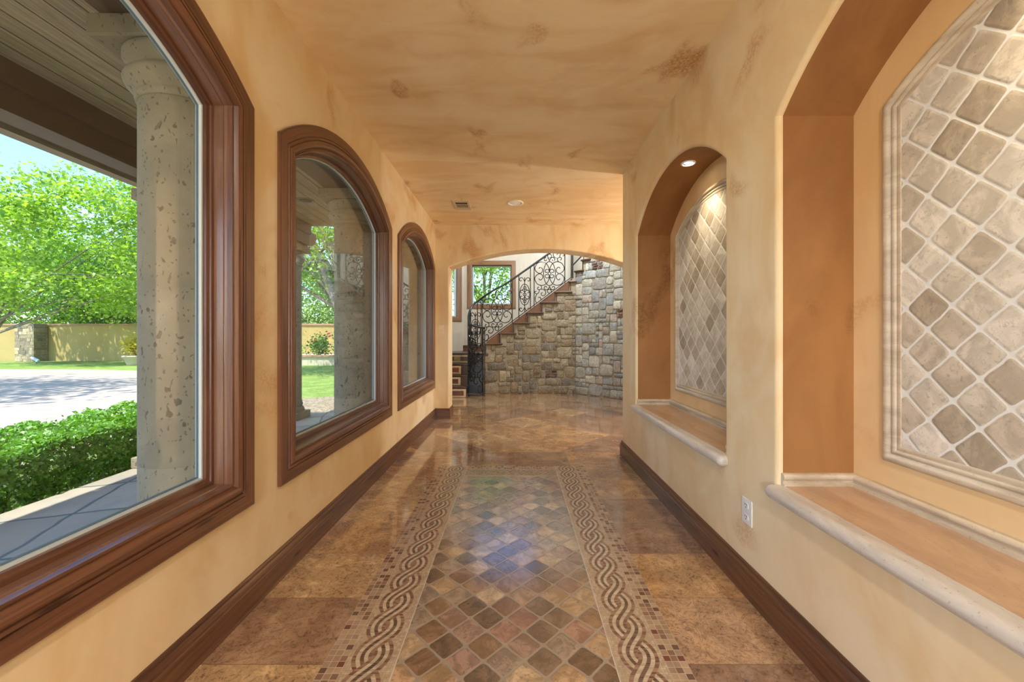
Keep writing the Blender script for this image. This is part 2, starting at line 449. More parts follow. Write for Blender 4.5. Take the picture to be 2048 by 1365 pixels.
def boards(name, axis, spacing, off, cols):
    g = G(name, rough=.75, spec=.25); v = g.pos(); c3 = g.sep(v); a = c3[axis]; other = c3[1-axis]
    k = g.floor((a-off)/spacing); f = g.fract((a-off)/spacing); e = g.min(f, 1-f)*spacing
    r = g.white(g.vec(k, 4., 2.))
    gr = g.noise(g.vec(a*40, other*1.6+r*20, 0.), 1.5, 5, .65, 1.1)
    k2 = g.voro(g.vec(a*9, other*1.3+r*9, 0.), 1.4)
    c = g.mix(g.smooth(gr, .3, .7), cols[0], cols[1]); c = g.mix(r*.35, c, cols[2])
    c = g.mix(g.smooth(k2, .04, .16, .6, 0.), c, cols[3])
    c = g.mix(g.smooth(e, .002, .005, 1., 0.), c, srgb(28,22,18))
    g.set('Base Color', c); g.bump(g.smooth(e, 0., .008)+gr*.2, .5, .006); return g.mat
M['soffit'] = boards('weathered_soffit_boards', 0, .146, -2.66, [srgb(142,126,108), srgb(184,168,146), srgb(116,102,86), srgb(214,202,182)])
M['beam_brown'] = flat('brown_painted_beam', srgb(92,74,62), .6)
M['timber'] = wood('weathered_timber', srgb(128,116,100), srgb(150,138,120), srgb(96,84,72), .8, 22., True, 0.)

def slate():
    g = G('porch_flagstone', rough=.55); v = g.pos(); x, y, z = g.sep(v)
    w = g.noise(v, 1.2, 3, .6)*.25
    # near the house: slabs with wide dark-green joints, tilted a little
    a = (x*.94+y*.34)/.62+w; b = (y*.94-x*.34)/.62+w
    k = g.vec(g.floor(a), g.floor(b), 6.); e = tile_edges(g, a, b, .62); r = g.white(k)
    c = g.ramp(r, [(0, srgb(180,170,152)), (.5, srgb(166,156,140)), (1, srgb(190,178,158))])
    n = g.noise(v, 4, 5, .65, 1.); c = g.mix(g.smooth(n, .4, .7)*.4, c, srgb(140,142,140))
    c = g.mix(g.smooth(e, .009, .014, .9, 0.), c, srgb(86,100,98))
    g.set('Base Color', c); g.bump(g.smooth(e, 0., .02)+n*.3, .3, .01); return g.mat
M['slate'] = slate()
def speckled(name, a, b, c_, s1, s2, rough=.9, bump=.3, mix2=.5):
    g = G(name, rough=rough, spec=.2); v = g.pos(); n = g.noise(v, s1, 5, .65, .6); f = g.noise(v, s2, 4, .7)
    c = g.mix(g.smooth(n, .35, .65), a, b); c = g.mix(g.smooth(f, .45, .62)*mix2, c, c_)
    g.set('Base Color', c); g.bump(f+n, bump, .02); return g.mat
M['grass'] = speckled('lawn_grass', srgb(112,138,62), srgb(146,164,84), srgb(84,112,44), 2.6, 18)  # broad noise patches also paint dappled shade into the green
M['mulch'] = speckled('leaf_mulch', srgb(150,134,110), srgb(180,166,140), srgb(78,62,46), 8, 26, mix2=.8)
M['soil'] = speckled('ground_soil', srgb(120,110,80), srgb(110,130,70), srgb(90,90,60), 1, 20)
def pavers():
    g = G('driveway_pavers', rough=.85, spec=.2); v = g.pos(); x, y, z = g.sep(v)
    row = g.floor(y/.11); a = x/.22+g.fract(row*.5)
    e = tile_edges(g, a, y/.11, .11); r = g.white(g.vec(g.floor(a), row, 3.))
    c = g.ramp(r, [(0, srgb(176,162,148)), (.4, srgb(164,148,134)), (.7, srgb(184,170,156)), (1, srgb(168,150,136))])
    c = g.mix(g.smooth(e, .003, .007, .5, 0.), c, srgb(150,138,126))
    g.set('Base Color', c); return g.mat
M['pavers'] = pavers()
M['stucco'] = speckled('garden_wall_stucco', srgb(190,166,108), srgb(180,156,98), srgb(172,148,94), .5, 30, bump=.1, mix2=.3)
M['stucco_pale'] = speckled('planter_stucco', srgb(206,192,164), srgb(198,184,156), srgb(190,174,146), .5, 30, bump=.1, mix2=.3)
M['brick_cap'] = speckled('brick_coping', srgb(178,140,108), srgb(160,122,94), srgb(200,176,146), 14, 30, mix2=.5)
M['bark'] = speckled('bark', srgb(134,124,108), srgb(160,150,134), srgb(96,84,70), 5, 22, mix2=.7)
def leafmat(name, a, b, trans=.45):
    g = G(name); nt = g.nt
    c = g.ramp(g.sep(g.attr())[0], [(0, a), (1, b)])
    d = g.n('ShaderNodeBsdfDiffuse'); t = g.n('ShaderNodeBsdfTranslucent'); gl = g.n('ShaderNodeBsdfGlossy'); gl.inputs['Roughness'].default_value = .45
    nt.links.new(c.k, d.inputs[0]); c2 = g.hsv(c, 1.25, 1.1); nt.links.new(c2.k, t.inputs[0])
    m = g.n('ShaderNodeMixShader'); m.inputs[0].default_value = trans
    nt.links.new(d.outputs[0], m.inputs[1]); nt.links.new(t.outputs[0], m.inputs[2])
    m2 = g.n('ShaderNodeMixShader'); m2.inputs[0].default_value = .05
    nt.links.new(m.outputs[0], m2.inputs[1]); nt.links.new(gl.outputs[0], m2.inputs[2])
    nt.links.new(m2.outputs[0], g.out.inputs[0]); return g.mat
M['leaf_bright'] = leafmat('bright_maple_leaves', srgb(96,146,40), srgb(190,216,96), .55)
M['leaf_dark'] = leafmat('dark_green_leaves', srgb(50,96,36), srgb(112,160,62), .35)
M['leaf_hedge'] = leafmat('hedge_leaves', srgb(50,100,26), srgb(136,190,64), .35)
M['leaf_yellow'] = leafmat('yellow_leaves', srgb(170,160,40), srgb(230,214,96))
M['petal'] = flat('pink_petals', srgb(214,84,84), .6)

def stone_mat():
    g = G('rubble_stone', rough=.8, spec=.25); v = g.pos(); c = g.attr()
    n = g.noise(v, 11, 6, .75, 1.2); f = g.noise(v, 40, 5, .75)
    c = g.mix(g.smooth(n, .42, .6)*.6, c, g.hsv(c, .52, 1.1)); c = g.mix(g.smooth(f, .48, .62)*.35, c, srgb(204,194,174))
    g.set('Base Color', g.hsv(c, 1.08, .76)); g.bump(n+f*.5, .9, .03); return g.mat
M['stone'] = stone_mat()
M['mortar'] = speckled('lime_mortar', srgb(166,158,140), srgb(150,142,124), srgb(130,122,106), 10, 60)
def riser_tile():
    g = G('slate_riser_tile', rough=.3); v = g.pos(); x, y, z = g.sep(v)
    r = g.white(g.vec(g.floor(x/.13), g.floor(z/.212), 1.))
    c = g.ramp(r, [(0, srgb(134,78,54)), (.3, srgb(112,82,82)), (.6, srgb(170,146,110)), (.8, srgb(120,64,44))], 'CONSTANT')
    n = g.noise(v, 20, 4, .6); g.set('Base Color', g.mix(g.smooth(n, .4, .7)*.4, c, srgb(90,60,50))); return g.mat
M['riser_tile'] = riser_tile()
M['riser_frame'] = travertine('riser_travertine', srgb(214,200,176), srgb(196,178,150), .25)

# ------------------------------------------------------------------ shared dimensions
XL, XR, ZC = -1.172, 1.081, 2.836       # left wall, right wall, ceiling
YE = 5.83                                # end wall
YB = -3.4                                # wall behind the photographer
def arch_loop(yc, hw, zb, zs, rise, d=0., n=28, bottom=True, d_bottom=None):
    """(a, z) points of a segmental-arch opening grown outward by d; concentric arc"""
    R = (hw*hw+rise*rise)/(2*rise); cz = zs+rise-R
    w = hw+d; r = R+d; z = cz+math.sqrt(max(r*r-w*w, 0)); a0 = math.atan2(z-cz, w); a1 = PI-a0
    db = d if d_bottom is None else d_bottom
    pts = [(yc-w, zb-db), (yc+w, zb-db)]
    pts += [(yc+r*math.cos(a0+(a1-a0)*i/n), cz+r*math.sin(a0+(a1-a0)*i/n)) for i in range(n+1)]
    return pts
def holed(mb, put, a0, a1, z0, z1, loops):
    """flat wall between a0..a1, z0..z1 around arch loops (sorted); put(a,z)->3D"""
    cur = a0
    def quad(p): mb.poly([put(*q) for q in p])
    for lp in loops:
        l, r = lp[0][0], lp[1][0]; zb = lp[0][1]
        quad([(cur,z0),(l,z0),(l,z1),(cur,z1)])
        if zb > z0+1e-4: quad([(l,z0),(r,z0),(r,zb),(l,zb)])
        arc = lp[2:]
        for i in range(len(arc)-1):
            p, q = arc[i], arc[i+1]
            quad([q, p, (p[0],z1), (q[0],z1)])
        cur = r
    quad([(cur,z0),(a1,z0),(a1,z1),(cur,z1)])

# windows along the left wall, the first unseen and added for light: centre, half width of casing
WIN = [(-1.10, 4), (.876, 1), (2.85, 2), (4.85, 3)]
WHW, WZB, WZS, WRISE = .889, .458, 2.21, .325
NICHE = [.879, 2.818]; NHW, NZB, NZS, NRISE = .762, .586, 2.11, .32
XN = 1.395                                # niche back plane

# ------------------------------------------------------------------ room shell
# the floor stops at the house wall: main corridor + passage + stair hall
m = MB(); m.poly([(-1.25,YB,0),(1.5,YB,0),(1.5,YE,0),(-1.25,YE,0)]); m.poly([(1.5,4.0,0),(5.2,4.0,0),(5.2,YE,0),(1.5,YE,0)])
m.poly([(-2.4,YE,0),(5.2,YE,0),(5.2,10.2,0),(-2.4,10.2,0)])
floor = struct('floor', m, M['floor'])
# mosaic carpet inlaid in the floor
MO = (-.704, .631, 3.683); BW = .268; zt = .0012
m = MB(); y0 = -1.2
m.poly([(MO[0],y0,zt),(MO[0]+BW,y0,zt),(MO[0]+BW,MO[2],zt),(MO[0],MO[2],zt)], [(0,y0),(BW,y0),(BW,MO[2]),(0,MO[2])])
m.poly([(MO[1],MO[2],zt),(MO[1]-BW,MO[2],zt),(MO[1]-BW,y0,zt),(MO[1],y0,zt)], [(0,-MO[2]),(BW,-MO[2]),(BW,-y0),(0,-y0)])
a, b = MO[0]+BW, MO[1]-BW; yi = MO[2]-BW
m.poly([(a,MO[2],zt),(a,yi,zt),(b,yi,zt),(b,MO[2],zt)], [(0,a),(BW,a),(BW,b),(0,b)])
obj('mosaic_border', m, M['mosaic'], floor, label='cream and brown marble mosaic border with a twisted rope pattern')
m = MB(); m.poly([(a,y0,zt),(b,y0,zt),(b,yi,zt),(a,yi,zt)])
obj('diamond_tile_field', m, M['field'], floor, label='small tumbled stone tiles laid diagonally inside the mosaic border')

m = MB(); m.poly([(-1.4,YB,ZC),(-1.4,YE+.05,ZC),(5.2,YE+.05,ZC),(5.2,YB,ZC)])
m.box((-1.4,YB,ZC+.02),(5.2,YE+.3,ZC+.15))
ceiling = struct('ceiling', m, M['plaster_ceiling'])

put = lambda a, z: (XL, a, z)
m = MB(); holed(m, put, YB, YE+.01, 0, ZC+.02, [arch_loop(c, WHW, WZB, WZS, WRISE, -.06) for c, _ in WIN])
# outer leaf, stops with a stucco face to the porch
XO = -1.32
holed(m, lambda a, z: (XO, a, z), YB, YE+.4, -.3, ZC+.6, [arch_loop(c, WHW, WZB, WZS, WRISE, .05) for c, _ in WIN])
for c, _ in WIN:
    m.loops([[(XL, a, z) for a, z in arch_loop(c, WHW, WZB, WZS, WRISE, -.06)], [(-1.25, a, z) for a, z in arch_loop(c, WHW, WZB, WZS, WRISE, -.06)]])
    m.loops([[(-1.25, a, z) for a, z in arch_loop(c, WHW, WZB, WZS, WRISE, -.06)], [(-1.29, a, z) for a, z in arch_loop(c, WHW, WZB, WZS, WRISE, .05)], [(XO, a, z) for a, z in arch_loop(c, WHW, WZB, WZS, WRISE, .05)]])
struct('wall_left', m, M['plaster'])

# right wall with two arched niches (rounded plaster arrises)
m = MB(); rb = .022
holed(m, lambda a, z: (XR, a, z), YB, 4.0, 0, ZC+.02, [arch_loop(c, NHW, NZB, NZS, NRISE, rb) for c in NICHE])
for c in NICHE:
    lp = []
    for i in range(6):
        t = PI/2*i/5; lp.append([(XR+rb*(1-math.cos(t)), a, z) for a, z in arch_loop(c, NHW, NZB, NZS, NRISE, rb*(1-math.sin(t)))])
    m.loops(lp)
# rounded end of the wall
cor = [(XR+rb*(1-math.cos(t)), 4.0+rb*math.sin(t)) for t in [PI/2*i/4 for i in range(5)]]
for p, q in zip(cor[:-1], cor[1:]): m.poly([(p[0],p[1],0),(q[0],q[1],0),(q[0],q[1],ZC+.02),(p[0],p[1],ZC+.02)])
m.poly([(XR+rb,4.0+rb,0),(1.5,4.0+rb,0),(1.5,4.0+rb,ZC+.02),(XR+rb,4.0+rb,ZC+.02)])
m.poly([(1.5,4.0+rb,0),(1.5,YB,0),(1.5,YB,ZC+.02),(1.5,4.0+rb,ZC+.02)])
wr = struct('wall_right', m, M['plaster'])
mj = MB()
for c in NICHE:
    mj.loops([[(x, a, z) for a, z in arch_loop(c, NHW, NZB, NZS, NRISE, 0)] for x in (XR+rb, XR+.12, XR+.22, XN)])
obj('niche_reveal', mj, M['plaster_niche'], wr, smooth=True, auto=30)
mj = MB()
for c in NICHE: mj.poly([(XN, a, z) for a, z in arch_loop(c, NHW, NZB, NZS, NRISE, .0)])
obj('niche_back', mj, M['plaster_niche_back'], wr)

# end wall with the wide segmental arch to the stair hall
EC, EHW = .399, 1.369; ez = (2.214, .271)
putE = lambda a, z: (a, YE, z); putB = lambda a, z: (a, YE+.3, z)
m = MB(); eb = .02
L0 = arch_loop(EC, EHW, 0, ez[0], ez[1], eb, n=40, d_bottom=0)
holed(m, putE, -1.4, 5.2, 0, ZC+.02, [L0])
lp = []
for i in range(5):
    t = PI/2*i/4; q = arch_loop(EC, EHW, 0, ez[0], ez[1], eb*(1-math.sin(t)), n=40, d_bottom=0); lp.append([(a, YE+eb*(1-math.cos(t)), z) for a, z in q[1:]+q[:1]])
q = arch_loop(EC, EHW, 0, ez[0], ez[1], 0, n=40, d_bottom=0); lp.append([(a, YE+.3, z) for a, z in q[1:]+q[:1]])
m.loops(lp, closed=False)
holed(m, putB, -2.4, 5.2, 0, 5.3, [q])
struct('wall_end', m, M['plaster'])

# wall behind the photographer, with a wide opening added for fill daylight
m = MB(); bl = arch_loop(-.05, 1.02, .0, 2.25, .3)
holed(m, lambda a, z: (a, YB, z), -1.4, 1.55, 0, ZC+.02, [bl])
struct('wall_back', m, M['plaster'])
# passage on the right beyond the near wall
m = MB(); m.poly([(5.2,3.9,0),(5.2,YE,0),(5.2,YE,ZC),(5.2,3.9,ZC)]); m.poly([(1.5,4.0,0),(5.2,4.0,0),(5.2,4.0,ZC),(1.5,4.0,ZC)])
struct('wall_passage', m, M['plaster'])

# baseboards: moulded profile swept along the wall foot
BP = [(0,.148),(.006,.147),(.010,.138),(.009,.130),(.014,.122),(.018,.112),(.019,.104),(.016,.100),(.020,.096),(.020,.012),(.022,.004),(.022,0)]
def baseboard(name, path, side):
    """path: plan points along the wall face, profile offsets toward side (+1 left of travel)"""
    m = MB(); n = len(path); P = [Vector(p) for p in path]; offs = []
    for i in range(n):
        ds = []
        if i > 0: ds.append((P[i]-P[i-1]).normalized())
        if i < n-1: ds.append((P[i+1]-P[i]).normalized())
        nn = [Vector((-d.y, d.x))*side for d in ds]
        if len(nn) == 2:
            b = (nn[0]+nn[1]); b = b/b.dot(nn[0]) if b.length > 1e-6 else nn[0]
        else: b = nn[0]
        offs.append(b)
    loops = [[(P[i].x+offs[i].x*o, P[i].y+offs[i].y*o, z) for i in range(n)] for o, z in BP]
    m.loops(loops, closed=False)
    for i in (0, n-1): m.poly([(lp[i]) for lp in loops]+[(P[i].x, P[i].y, 0)])
    return struct(name, m, M['walnut_dark'])
baseboard('baseboard_left', [(XL,YB),(XL,YE),(-.970,YE),(-.970,YE+.3)], -1)
baseboard('baseboard_right', [(XR,YB),(XR,4.0+rb),(1.5,4.0+rb)], 1)

# ------------------------------------------------------------------ the arched windows
CAS = [(a, XL+b) for a, b in [(0,0),(0,.016),(-.004,.019),(-.058,.019),(-.060,.014),(-.064,.014),(-.066,.021),(-.077,.022),(-.079,.016),(-.083,.016),(-.085,.023),
       (-.093,.028),(-.104,.029),(-.114,.025),(-.121,.016),(-.124,.011),(-.129,.011),(-.130,.016),(-.138,.016),(-.138,-.006)]]
def window(c, idx):
    w = thing(f'window_{idx}', (XL, c, WZB), kind='structure')
    L = lambda d, x: [(x, a, z) for a, z in arch_loop(c, WHW, WZB, WZS, WRISE, d)]
    m = MB(); m.loops([L(d, x) for d, x in CAS]); obj('casing', m, M['walnut'], w, smooth=True, auto=22)
    m = MB(); m.loops([L(-.1375, XL+.010), L(-.1375, XL-.018), L(-.1415, XL-.019), L(-.1415, XL-.060)]); obj('jamb', m, M['jamb_wood'], w)
    m = MB(); m.loops([L(-.141, XL-.056), L(-.156, XL-.056), L(-.158, XL-.062), L(-.170, XL-.066), L(-.170, XL-.084)]); obj('sash', m, M['walnut_dark'], w)
    m = MB(); m.loops([L(-.170, XL-.080), L(-.177, XL-.080), L(-.177, XL-.104), L(-.06, XL-.110)]); obj('glazing_bead', m, M['sash_metal'], w)
    m = MB(); m.loops([L(-.177, XL-.0915), L(-.183, XL-.0915), L(-.183, XL-.0975)]); obj('gasket', m, M['gasket'], w)
    m = MB(); m.poly(L(-.177, XL-.093)); m.poly(L(-.177, XL-.099)[::-1]); obj('pane', m, M['glass'], w)
    return w
for c, i in WIN: window(c, i)
# casing of the added fill-light opening behind the photographer
wb = thing('window_5', (-.05, YB, .12), kind='structure')
m = MB(); m.loops([[(a, YB+y, z) for a, z in arch_loop(-.05, 1.02, .0, 2.25, .3, d)] for d, y in ((.09,0),(.09,.03),(0,.03),(0,-.04),(-.05,-.04),(-.05,-.1))]); obj('casing', m, M['walnut'], wb)

# ------------------------------------------------------------------ niche ledges, tile panels
def ledge(c, label):
    t = thing('stone_ledge', (XR, c, .535), label=label, cat='ledge', group='stone ledges in the wall niches')
    y0, y1 = c-NHW-.03, c+NHW+.03; xf = XR-.046; zb, zt_ = .532, .588; r = (zt_-zb)/2
    m = MB(); m.box((xf, y0, zb), (XR+.10, y1, zt_)); o = bevel(obj('nosing', m, M['ledge'], t), r*.97, 6)
    for p_ in o.data.polygons: p_.use_smooth = True
    m = MB(); m.box((XR+.02, c-NHW+.001, zb+.004), (XN-.001, c+NHW-.001, zt_+.0012)); obj('slab', m, M['ledge_top'], t)
    # splash moulding on the three inner sides
    P = [(0,.050),(.010,.050),(.018,.046),(.022,.038),(.020,.029),(.014,.023),(.012,.020),(.012,.012),(.020,.008),(.020,0)]
    path = [(XR+.014, c-NHW+.0),(XN, c-NHW),(XN, c+NHW),(XR+.014, c+NHW)]
    offs = [(0,1),(-1,1),(-1,-1),(0,-1)]
    m = MB(); lps = [[(p[0]+o[0]*d, p[1]+o[1]*d, zt_+z) for p, o in zip(path, offs)] for d, z in P]; m.loops(lps, closed=False)
    for i in (0,3): m.poly([lp_[i] for lp_ in lps]+[(path[i][0], path[i][1], zt_)])
    obj('splash_moulding', m, M['pencil'], t, smooth=True, auto=50)
    return t
ledge(NICHE[0], 'honed travertine ledge in the nearer, larger-looking wall niche at the right')
ledge(NICHE[1], 'honed travertine ledge in the farther niche, under the small lit downlight')
FR = [(0,XN),(0,XN-.010),(-.006,XN-.018),(-.016,XN-.022),(-.026,XN-.018),(-.031,XN-.010),(-.034,XN-.009),(-.037,XN-.014),(-.043,XN-.016),(-.049,XN-.013),(-.052,XN-.009),(-.060,XN-.012),(-.068,XN-.010),(-.070,XN-.004)]
def panel(c, label):
    t = thing('tile_panel', (XN, c, .735), label=label, cat='tile panel', group='diamond tile panels in the wall niches')
    A = (c+.0, .62, .735, 2.062, .20)
    m = MB(); m.loops([[(x, a, z) for a, z in arch_loop(*A, d)] for d, x in FR]); obj('moulding', m, M['pencil'], t, smooth=True, auto=50)
    m = MB(); m.poly([(XN-.008, a, z) for a, z in arch_loop(*A, -.066)]); obj('diamond_tiles', m, M['panel'], t)
panel(NICHE[0], 'arched panel of tumbled diamond tiles in the nearer niche at the right edge')
panel(NICHE[1], 'arched panel of tumbled diamond tiles in the farther niche, lamp-lit at top')

# ------------------------------------------------------------------ fittings
def downlight(loc, axis, r, label, on, name='downlight', group=None, mat='can_white', lens='can_white'):
    t = thing(name, loc, label=label, cat='ceiling light', group=group)
    q = Vector((0,0,1)).rotation_difference(-Vector(axis).normalized()).to_matrix()
    def place(mb): mb.v = [tuple(q@Vector(p)+Vector(loc)) for p in mb.v]; return mb
    m = MB(); m.lathe([(r*.72,-.002),(r*.98,-.001),(r,.001),(r*.98,.006),(r*.82,.009),(r*.74,.006),(r*.68,-.012),(r*.55,-.03)], n=32, cap=False)
    # local +z points out of the ceiling (down), so mirror
    place(m); obj('trim', m, M[mat], t, smooth=True, auto=60)
    m = MB(); m.lathe([(r*.70,-.004),(r*.62,-.001),(.001,.002)] if on else [(r*.70,.001),(r*.5,.003),(.001,.004)], n=28, cap=False); place(m)
    obj('bulb' if on else 'lens', m, M['lamp'] if on else M[lens], t, smooth=True)
    return t
RN = (NHW*NHW+NRISE*NRISE)/(2*NRISE)
downlight((0, 4.87, ZC), (0,0,1), .104, 'round white recessed ceiling light near the end wall, beside the vent', False)
for c, lab in ((NICHE[1], 'small glowing recessed light under the arch of the farther niche'), (NICHE[0], 'small recessed light under the arch of the nearer niche')):
    downlight((1.225, c, NZS+NRISE-.001), (0,0,1), .05, lab, True, 'niche_light')

vt = thing('air_vent', (-.66, 4.96, ZC), label='square pale metal ceiling air vent near the end wall', cat='air vent')
m = MB(); m.loops([[(-.66+sx*(w), 4.96+sy*(l), z) for sx, sy in ((-1,-1),(1,-1),(1,1),(-1,1))] for w, l, z in ((.10,.16,ZC),(.10,.16,ZC-.004),(.097,.157,ZC-.008),(.075,.12,ZC-.008),(.072,.117,ZC-.002))]); obj('frame', m, M['vent_white'], vt)
m = MB(); m.poly([(-.732,4.843,ZC-.003),(-.732,5.077,ZC-.003),(-.588,5.077,ZC-.003),(-.588,4.843,ZC-.003)]); obj('backing', m, M['vent_dark'], vt)
m = MB(); m.box((-.735,4.905,ZC-.007),(-.585,4.915,ZC-.003))
for i in range(10): m.box((-.728+i*.0150,4.915,ZC-.008),(-.7225+i*.0150,5.03,ZC-.003))
m.box((-.735,5.03,ZC-.008),(-.585,5.077,ZC-.003)); obj('louvers', m, M['vent_white'], vt)

ot = thing('power_outlet', (XR, 1.852, .386), label='white double power outlet low on the plaster between the two niches', cat='power outlet')
m = MB(); m.box((XR-.006,1.812,.327),(XR,1.891,.446)); bevel(obj('cover_plate', m, M['white_plastic'], ot), .003)
for dz in (.027,-.027):
    pts = [(.0175*math.cos(2*PI*i/20), max(-.0135, min(.0135, .0175*math.sin(2*PI*i/20)))) for i in range(20)]
    b = MB(); f = [(XR-.0085, 1.852+p[0], .386+dz+p[1]) for p in pts]; k = [(XR-.005, 1.852+p[0], .386+dz+p[1]) for p in pts]
    b.loops([f, k]); b.poly(f); so = obj('socket', b, M['white_plastic'], ot)
    b = MB(); b.box((XR-.0095,1.8445,.388+dz),(XR-.008,1.8465,.396+dz)); b.box((XR-.0095,1.8575,.388+dz),(XR-.008,1.8595,.396+dz))
    b.lathe([(.0025,0),(.0025,.0015)], n=10); b.v[-20:] = [(XR-.0095+p[2], 1.852+p[0], .379+dz+p[1]) for p in b.v[-20:]]
    obj('slots', b, M['slot'], so)
b = MB(); b.box((XR-.0072,1.850,.384),(XR-.0058,1.854,.388)); obj('screw', b, M['vent_white'], ot)

sw = thing('light_switch', (-1.087, YE, 1.303), label='ivory rocker light switch on the end wall, left of the archway', cat='light switch')
m = MB(); m.box((-1.126,YE-.006,1.240),(-1.048,YE,1.366)); bevel(obj('cover_plate', m, M['ivory_plastic'], sw), .003)
m = MB(); m.poly([(-1.103,YE-.006,1.270),(-1.071,YE-.006,1.270),(-1.071,YE-.0115,1.303),(-1.103,YE-.0115,1.303)]); m.poly([(-1.103,YE-.0115,1.303),(-1.071,YE-.0115,1.303),(-1.071,YE-.007,1.336),(-1.103,YE-.007,1.336)])
m.box((-1.103,YE-.0072,1.270),(-1.071,YE-.004,1.336)); obj('rocker', m, M['ivory_plastic'], sw)

# ------------------------------------------------------------------ stair hall shell
HC = 5.3
m = MB()
def rect_holed(mb, put, a0, a1, z0, z1, hole):
    l, r, b, t = hole
    for q in ([(a0,z0),(l,z0),(l,z1),(a0,z1)], [(r,z0),(a1,z0),(a1,z1),(r,z1)], [(l,z0),(r,z0),(r,b),(l,b)], [(l,t),(r,t),(r,z1),(l,z1)]):
        mb.poly([put(*p) for p in q])
YH = 9.8
W6 = (-1.06, -.10, 2.0, 2.95)
W9 = (-1.06, .5, 3.55, 4.95)
for yy, aa, bb in ((YH,-1.26,4.2),(YH+.22,-1.4,4.4)):
    rect_holed(m, lambda a, z: (a, yy, z), aa, bb, -.3, 3.3, W6); rect_holed(m, lambda a, z: (a, yy, z), aa, bb, 3.3, HC+.2, W9)
m.loops([[(a, y, z) for a, z in ((W9[0],W9[2]),(W9[1],W9[2]),(W9[1],W9[3]),(W9[0],W9[3]))] for y in (YH, YH+.22)])
m.loops([[(a, y, z) for a, z in ((W6[0],W6[2]),(W6[1],W6[2]),(W6[1],W6[3]),(W6[0],W6[3]))] for y in (YH, YH+.22)])
hb = struct('wall_hall_back', m, M['plaster_hall'])
m = MB(); Q = math.sqrt(.5)
pc = lambda a, z: (-1.26-a*Q, YH-a*Q, z)
rect_holed(m, pc, 0, 1.33, 0, HC, (.20, 1.10, 1.68, 3.2))
struct('wall_hall_corner', m, M['plaster_hall'])
m = MB(); m.poly([(-2.2,YE+.3,0),(-2.2,8.86,0),(-2.2,8.86,HC),(-2.2,YE+.3,HC)]); struct('wall_hall_left', m, M['plaster_hall'])
m = MB(); rect_holed(m, lambda a, z: (4.2, a, z), YE+.3, YH, 0, HC, (6.5, 9.4, .5, 4.6)); struct('wall_hall_right', m, M['plaster_hall'])
m = MB(); m.poly([(-2.4,YE+.3,HC),(-2.4,YH+.3,HC),(4.3,YH+.3,HC),(4.3,YE+.3,HC)]); struct('ceiling_hall', m, M['plaster_hall'])

def square_window(name, put, a0, a1, z0, z1, cw, idx, depth=.10, glass_in=.0):
    """put(a, z, d): d is distance into the room"""
    w = thing(f'window_{idx}', put((a0+a1)/2, z0, 0), kind='structure')
    R = lambda o, d: [put(a, z, d) for a, z in ((a0-o,z0-o),(a1+o,z0-o),(a1+o,z1+o),(a0-o,z1+o))]
    m = MB(); m.loops([R(cw,0),R(cw,.022),R(cw-.02,.026),R(.02,.026),R(.005,.018),R(0,.0),R(0,-.07)]); obj('casing', m, M['window_wood'], w)
    m = MB(); m.loops([R(0,-.06),R(-.025,-.06),R(-.03,-.075),R(-.03,-.1)]); obj('sash', m, M['sash_metal'], w)
    m = MB(); m.poly(R(-.03,-.085)); obj('pane', m, M['glass'], w)
square_window('w', lambda a, z, d: (a, YH-d, z), W6[0], W6[1], W6[2], W6[3], .115, 6)
square_window('w', lambda a, z, d: (a, YH-d, z), W9[0], W9[1], W9[2], W9[3], .115, 9)
square_window('w', lambda a, z, d: (-1.26-a*Q+d*Q, YH-a*Q-d*Q, z), .20, 1.10, 1.68, 3.2, .115, 7)
square_window('w', lambda a, z, d: (4.2-d, a, z), 6.5, 9.4, .5, 4.6, .115, 8)

# ------------------------------------------------------------------ staircase
tz = {1:.213, 2:.424, 3:.637, 4:.849, 5:1.062}
for k in range(6, 12): tz[k] = 1.062+.2175*(k-5)
for k in range(12, 16): tz[k] = tz[11]+.21*(k-11)
tx = {5:-.616, 6:-.31, 7:-.02, 8:.266, 9:.557, 10:.857, 11:1.15}
FP = [(-.66,8.20),(-.42,8.28),(-.1,8.36),(.31,8.40),(.8,8.40),(1.27,8.35)]
def face_y(x):
    for p, q in zip(FP[:-1], FP[1:]):
        if x <= q[0]: return p[1]+(q[1]-p[1])*(x-p[0])/(q[0]-p[0])
    return FP[-1][1]
st = thing('staircase', (.2, 9.0, 0), label='curved staircase with dark wood treads rising behind the stone wall', cat='staircase')
def tread(poly, z, th=.036):
    m = MB(); m.prism(poly, z-th, z); return bevel(obj('tread', m, M['tread_wood'], st), .008)
low = {1: 7.82, 2: 8.03, 3: 8.22, 4: 8.5}
for k in range(1, 5):
    y = low[k]; z = tz[k]; zb = tz.get(k-1, 0)
    xr = -.955 if k < 4 else -.56
    ty = y-.03
    if k < 4: tread([(-2.19,ty-.05),(xr,ty+.02),(xr,y+.5),(-2.19,y+.6)], z)
    else: tread([(-2.19,ty-.02),(-1.0,ty),(-.9,8.36),(-.68,8.20),(-.55,8.20),(-.55,9.78),(-1.26,9.78),(-2.19,8.85)], z)
    # riser board with a framed tile
    m = MB(); m.box((-2.19,y-.02+.0,zb),(xr-.005,y+.02,z-.036)); r = obj('riser', m, M['tread_wood'], st)
    xt = {1:-.965, 2:-1.10, 3:-1.115, 4:-.97}[k]
    m = MB(); m.box((-2.19,y-.028,zb+.008),(xt,y-.018,z-.044)); obj('tile_frame', m, M['riser_frame'], r)
    m = MB(); m.box((-2.19,y-.033,zb+.042),(xt-.045,y-.026,z-.078)); obj('riser_tile', m, M['riser_tile'], r)
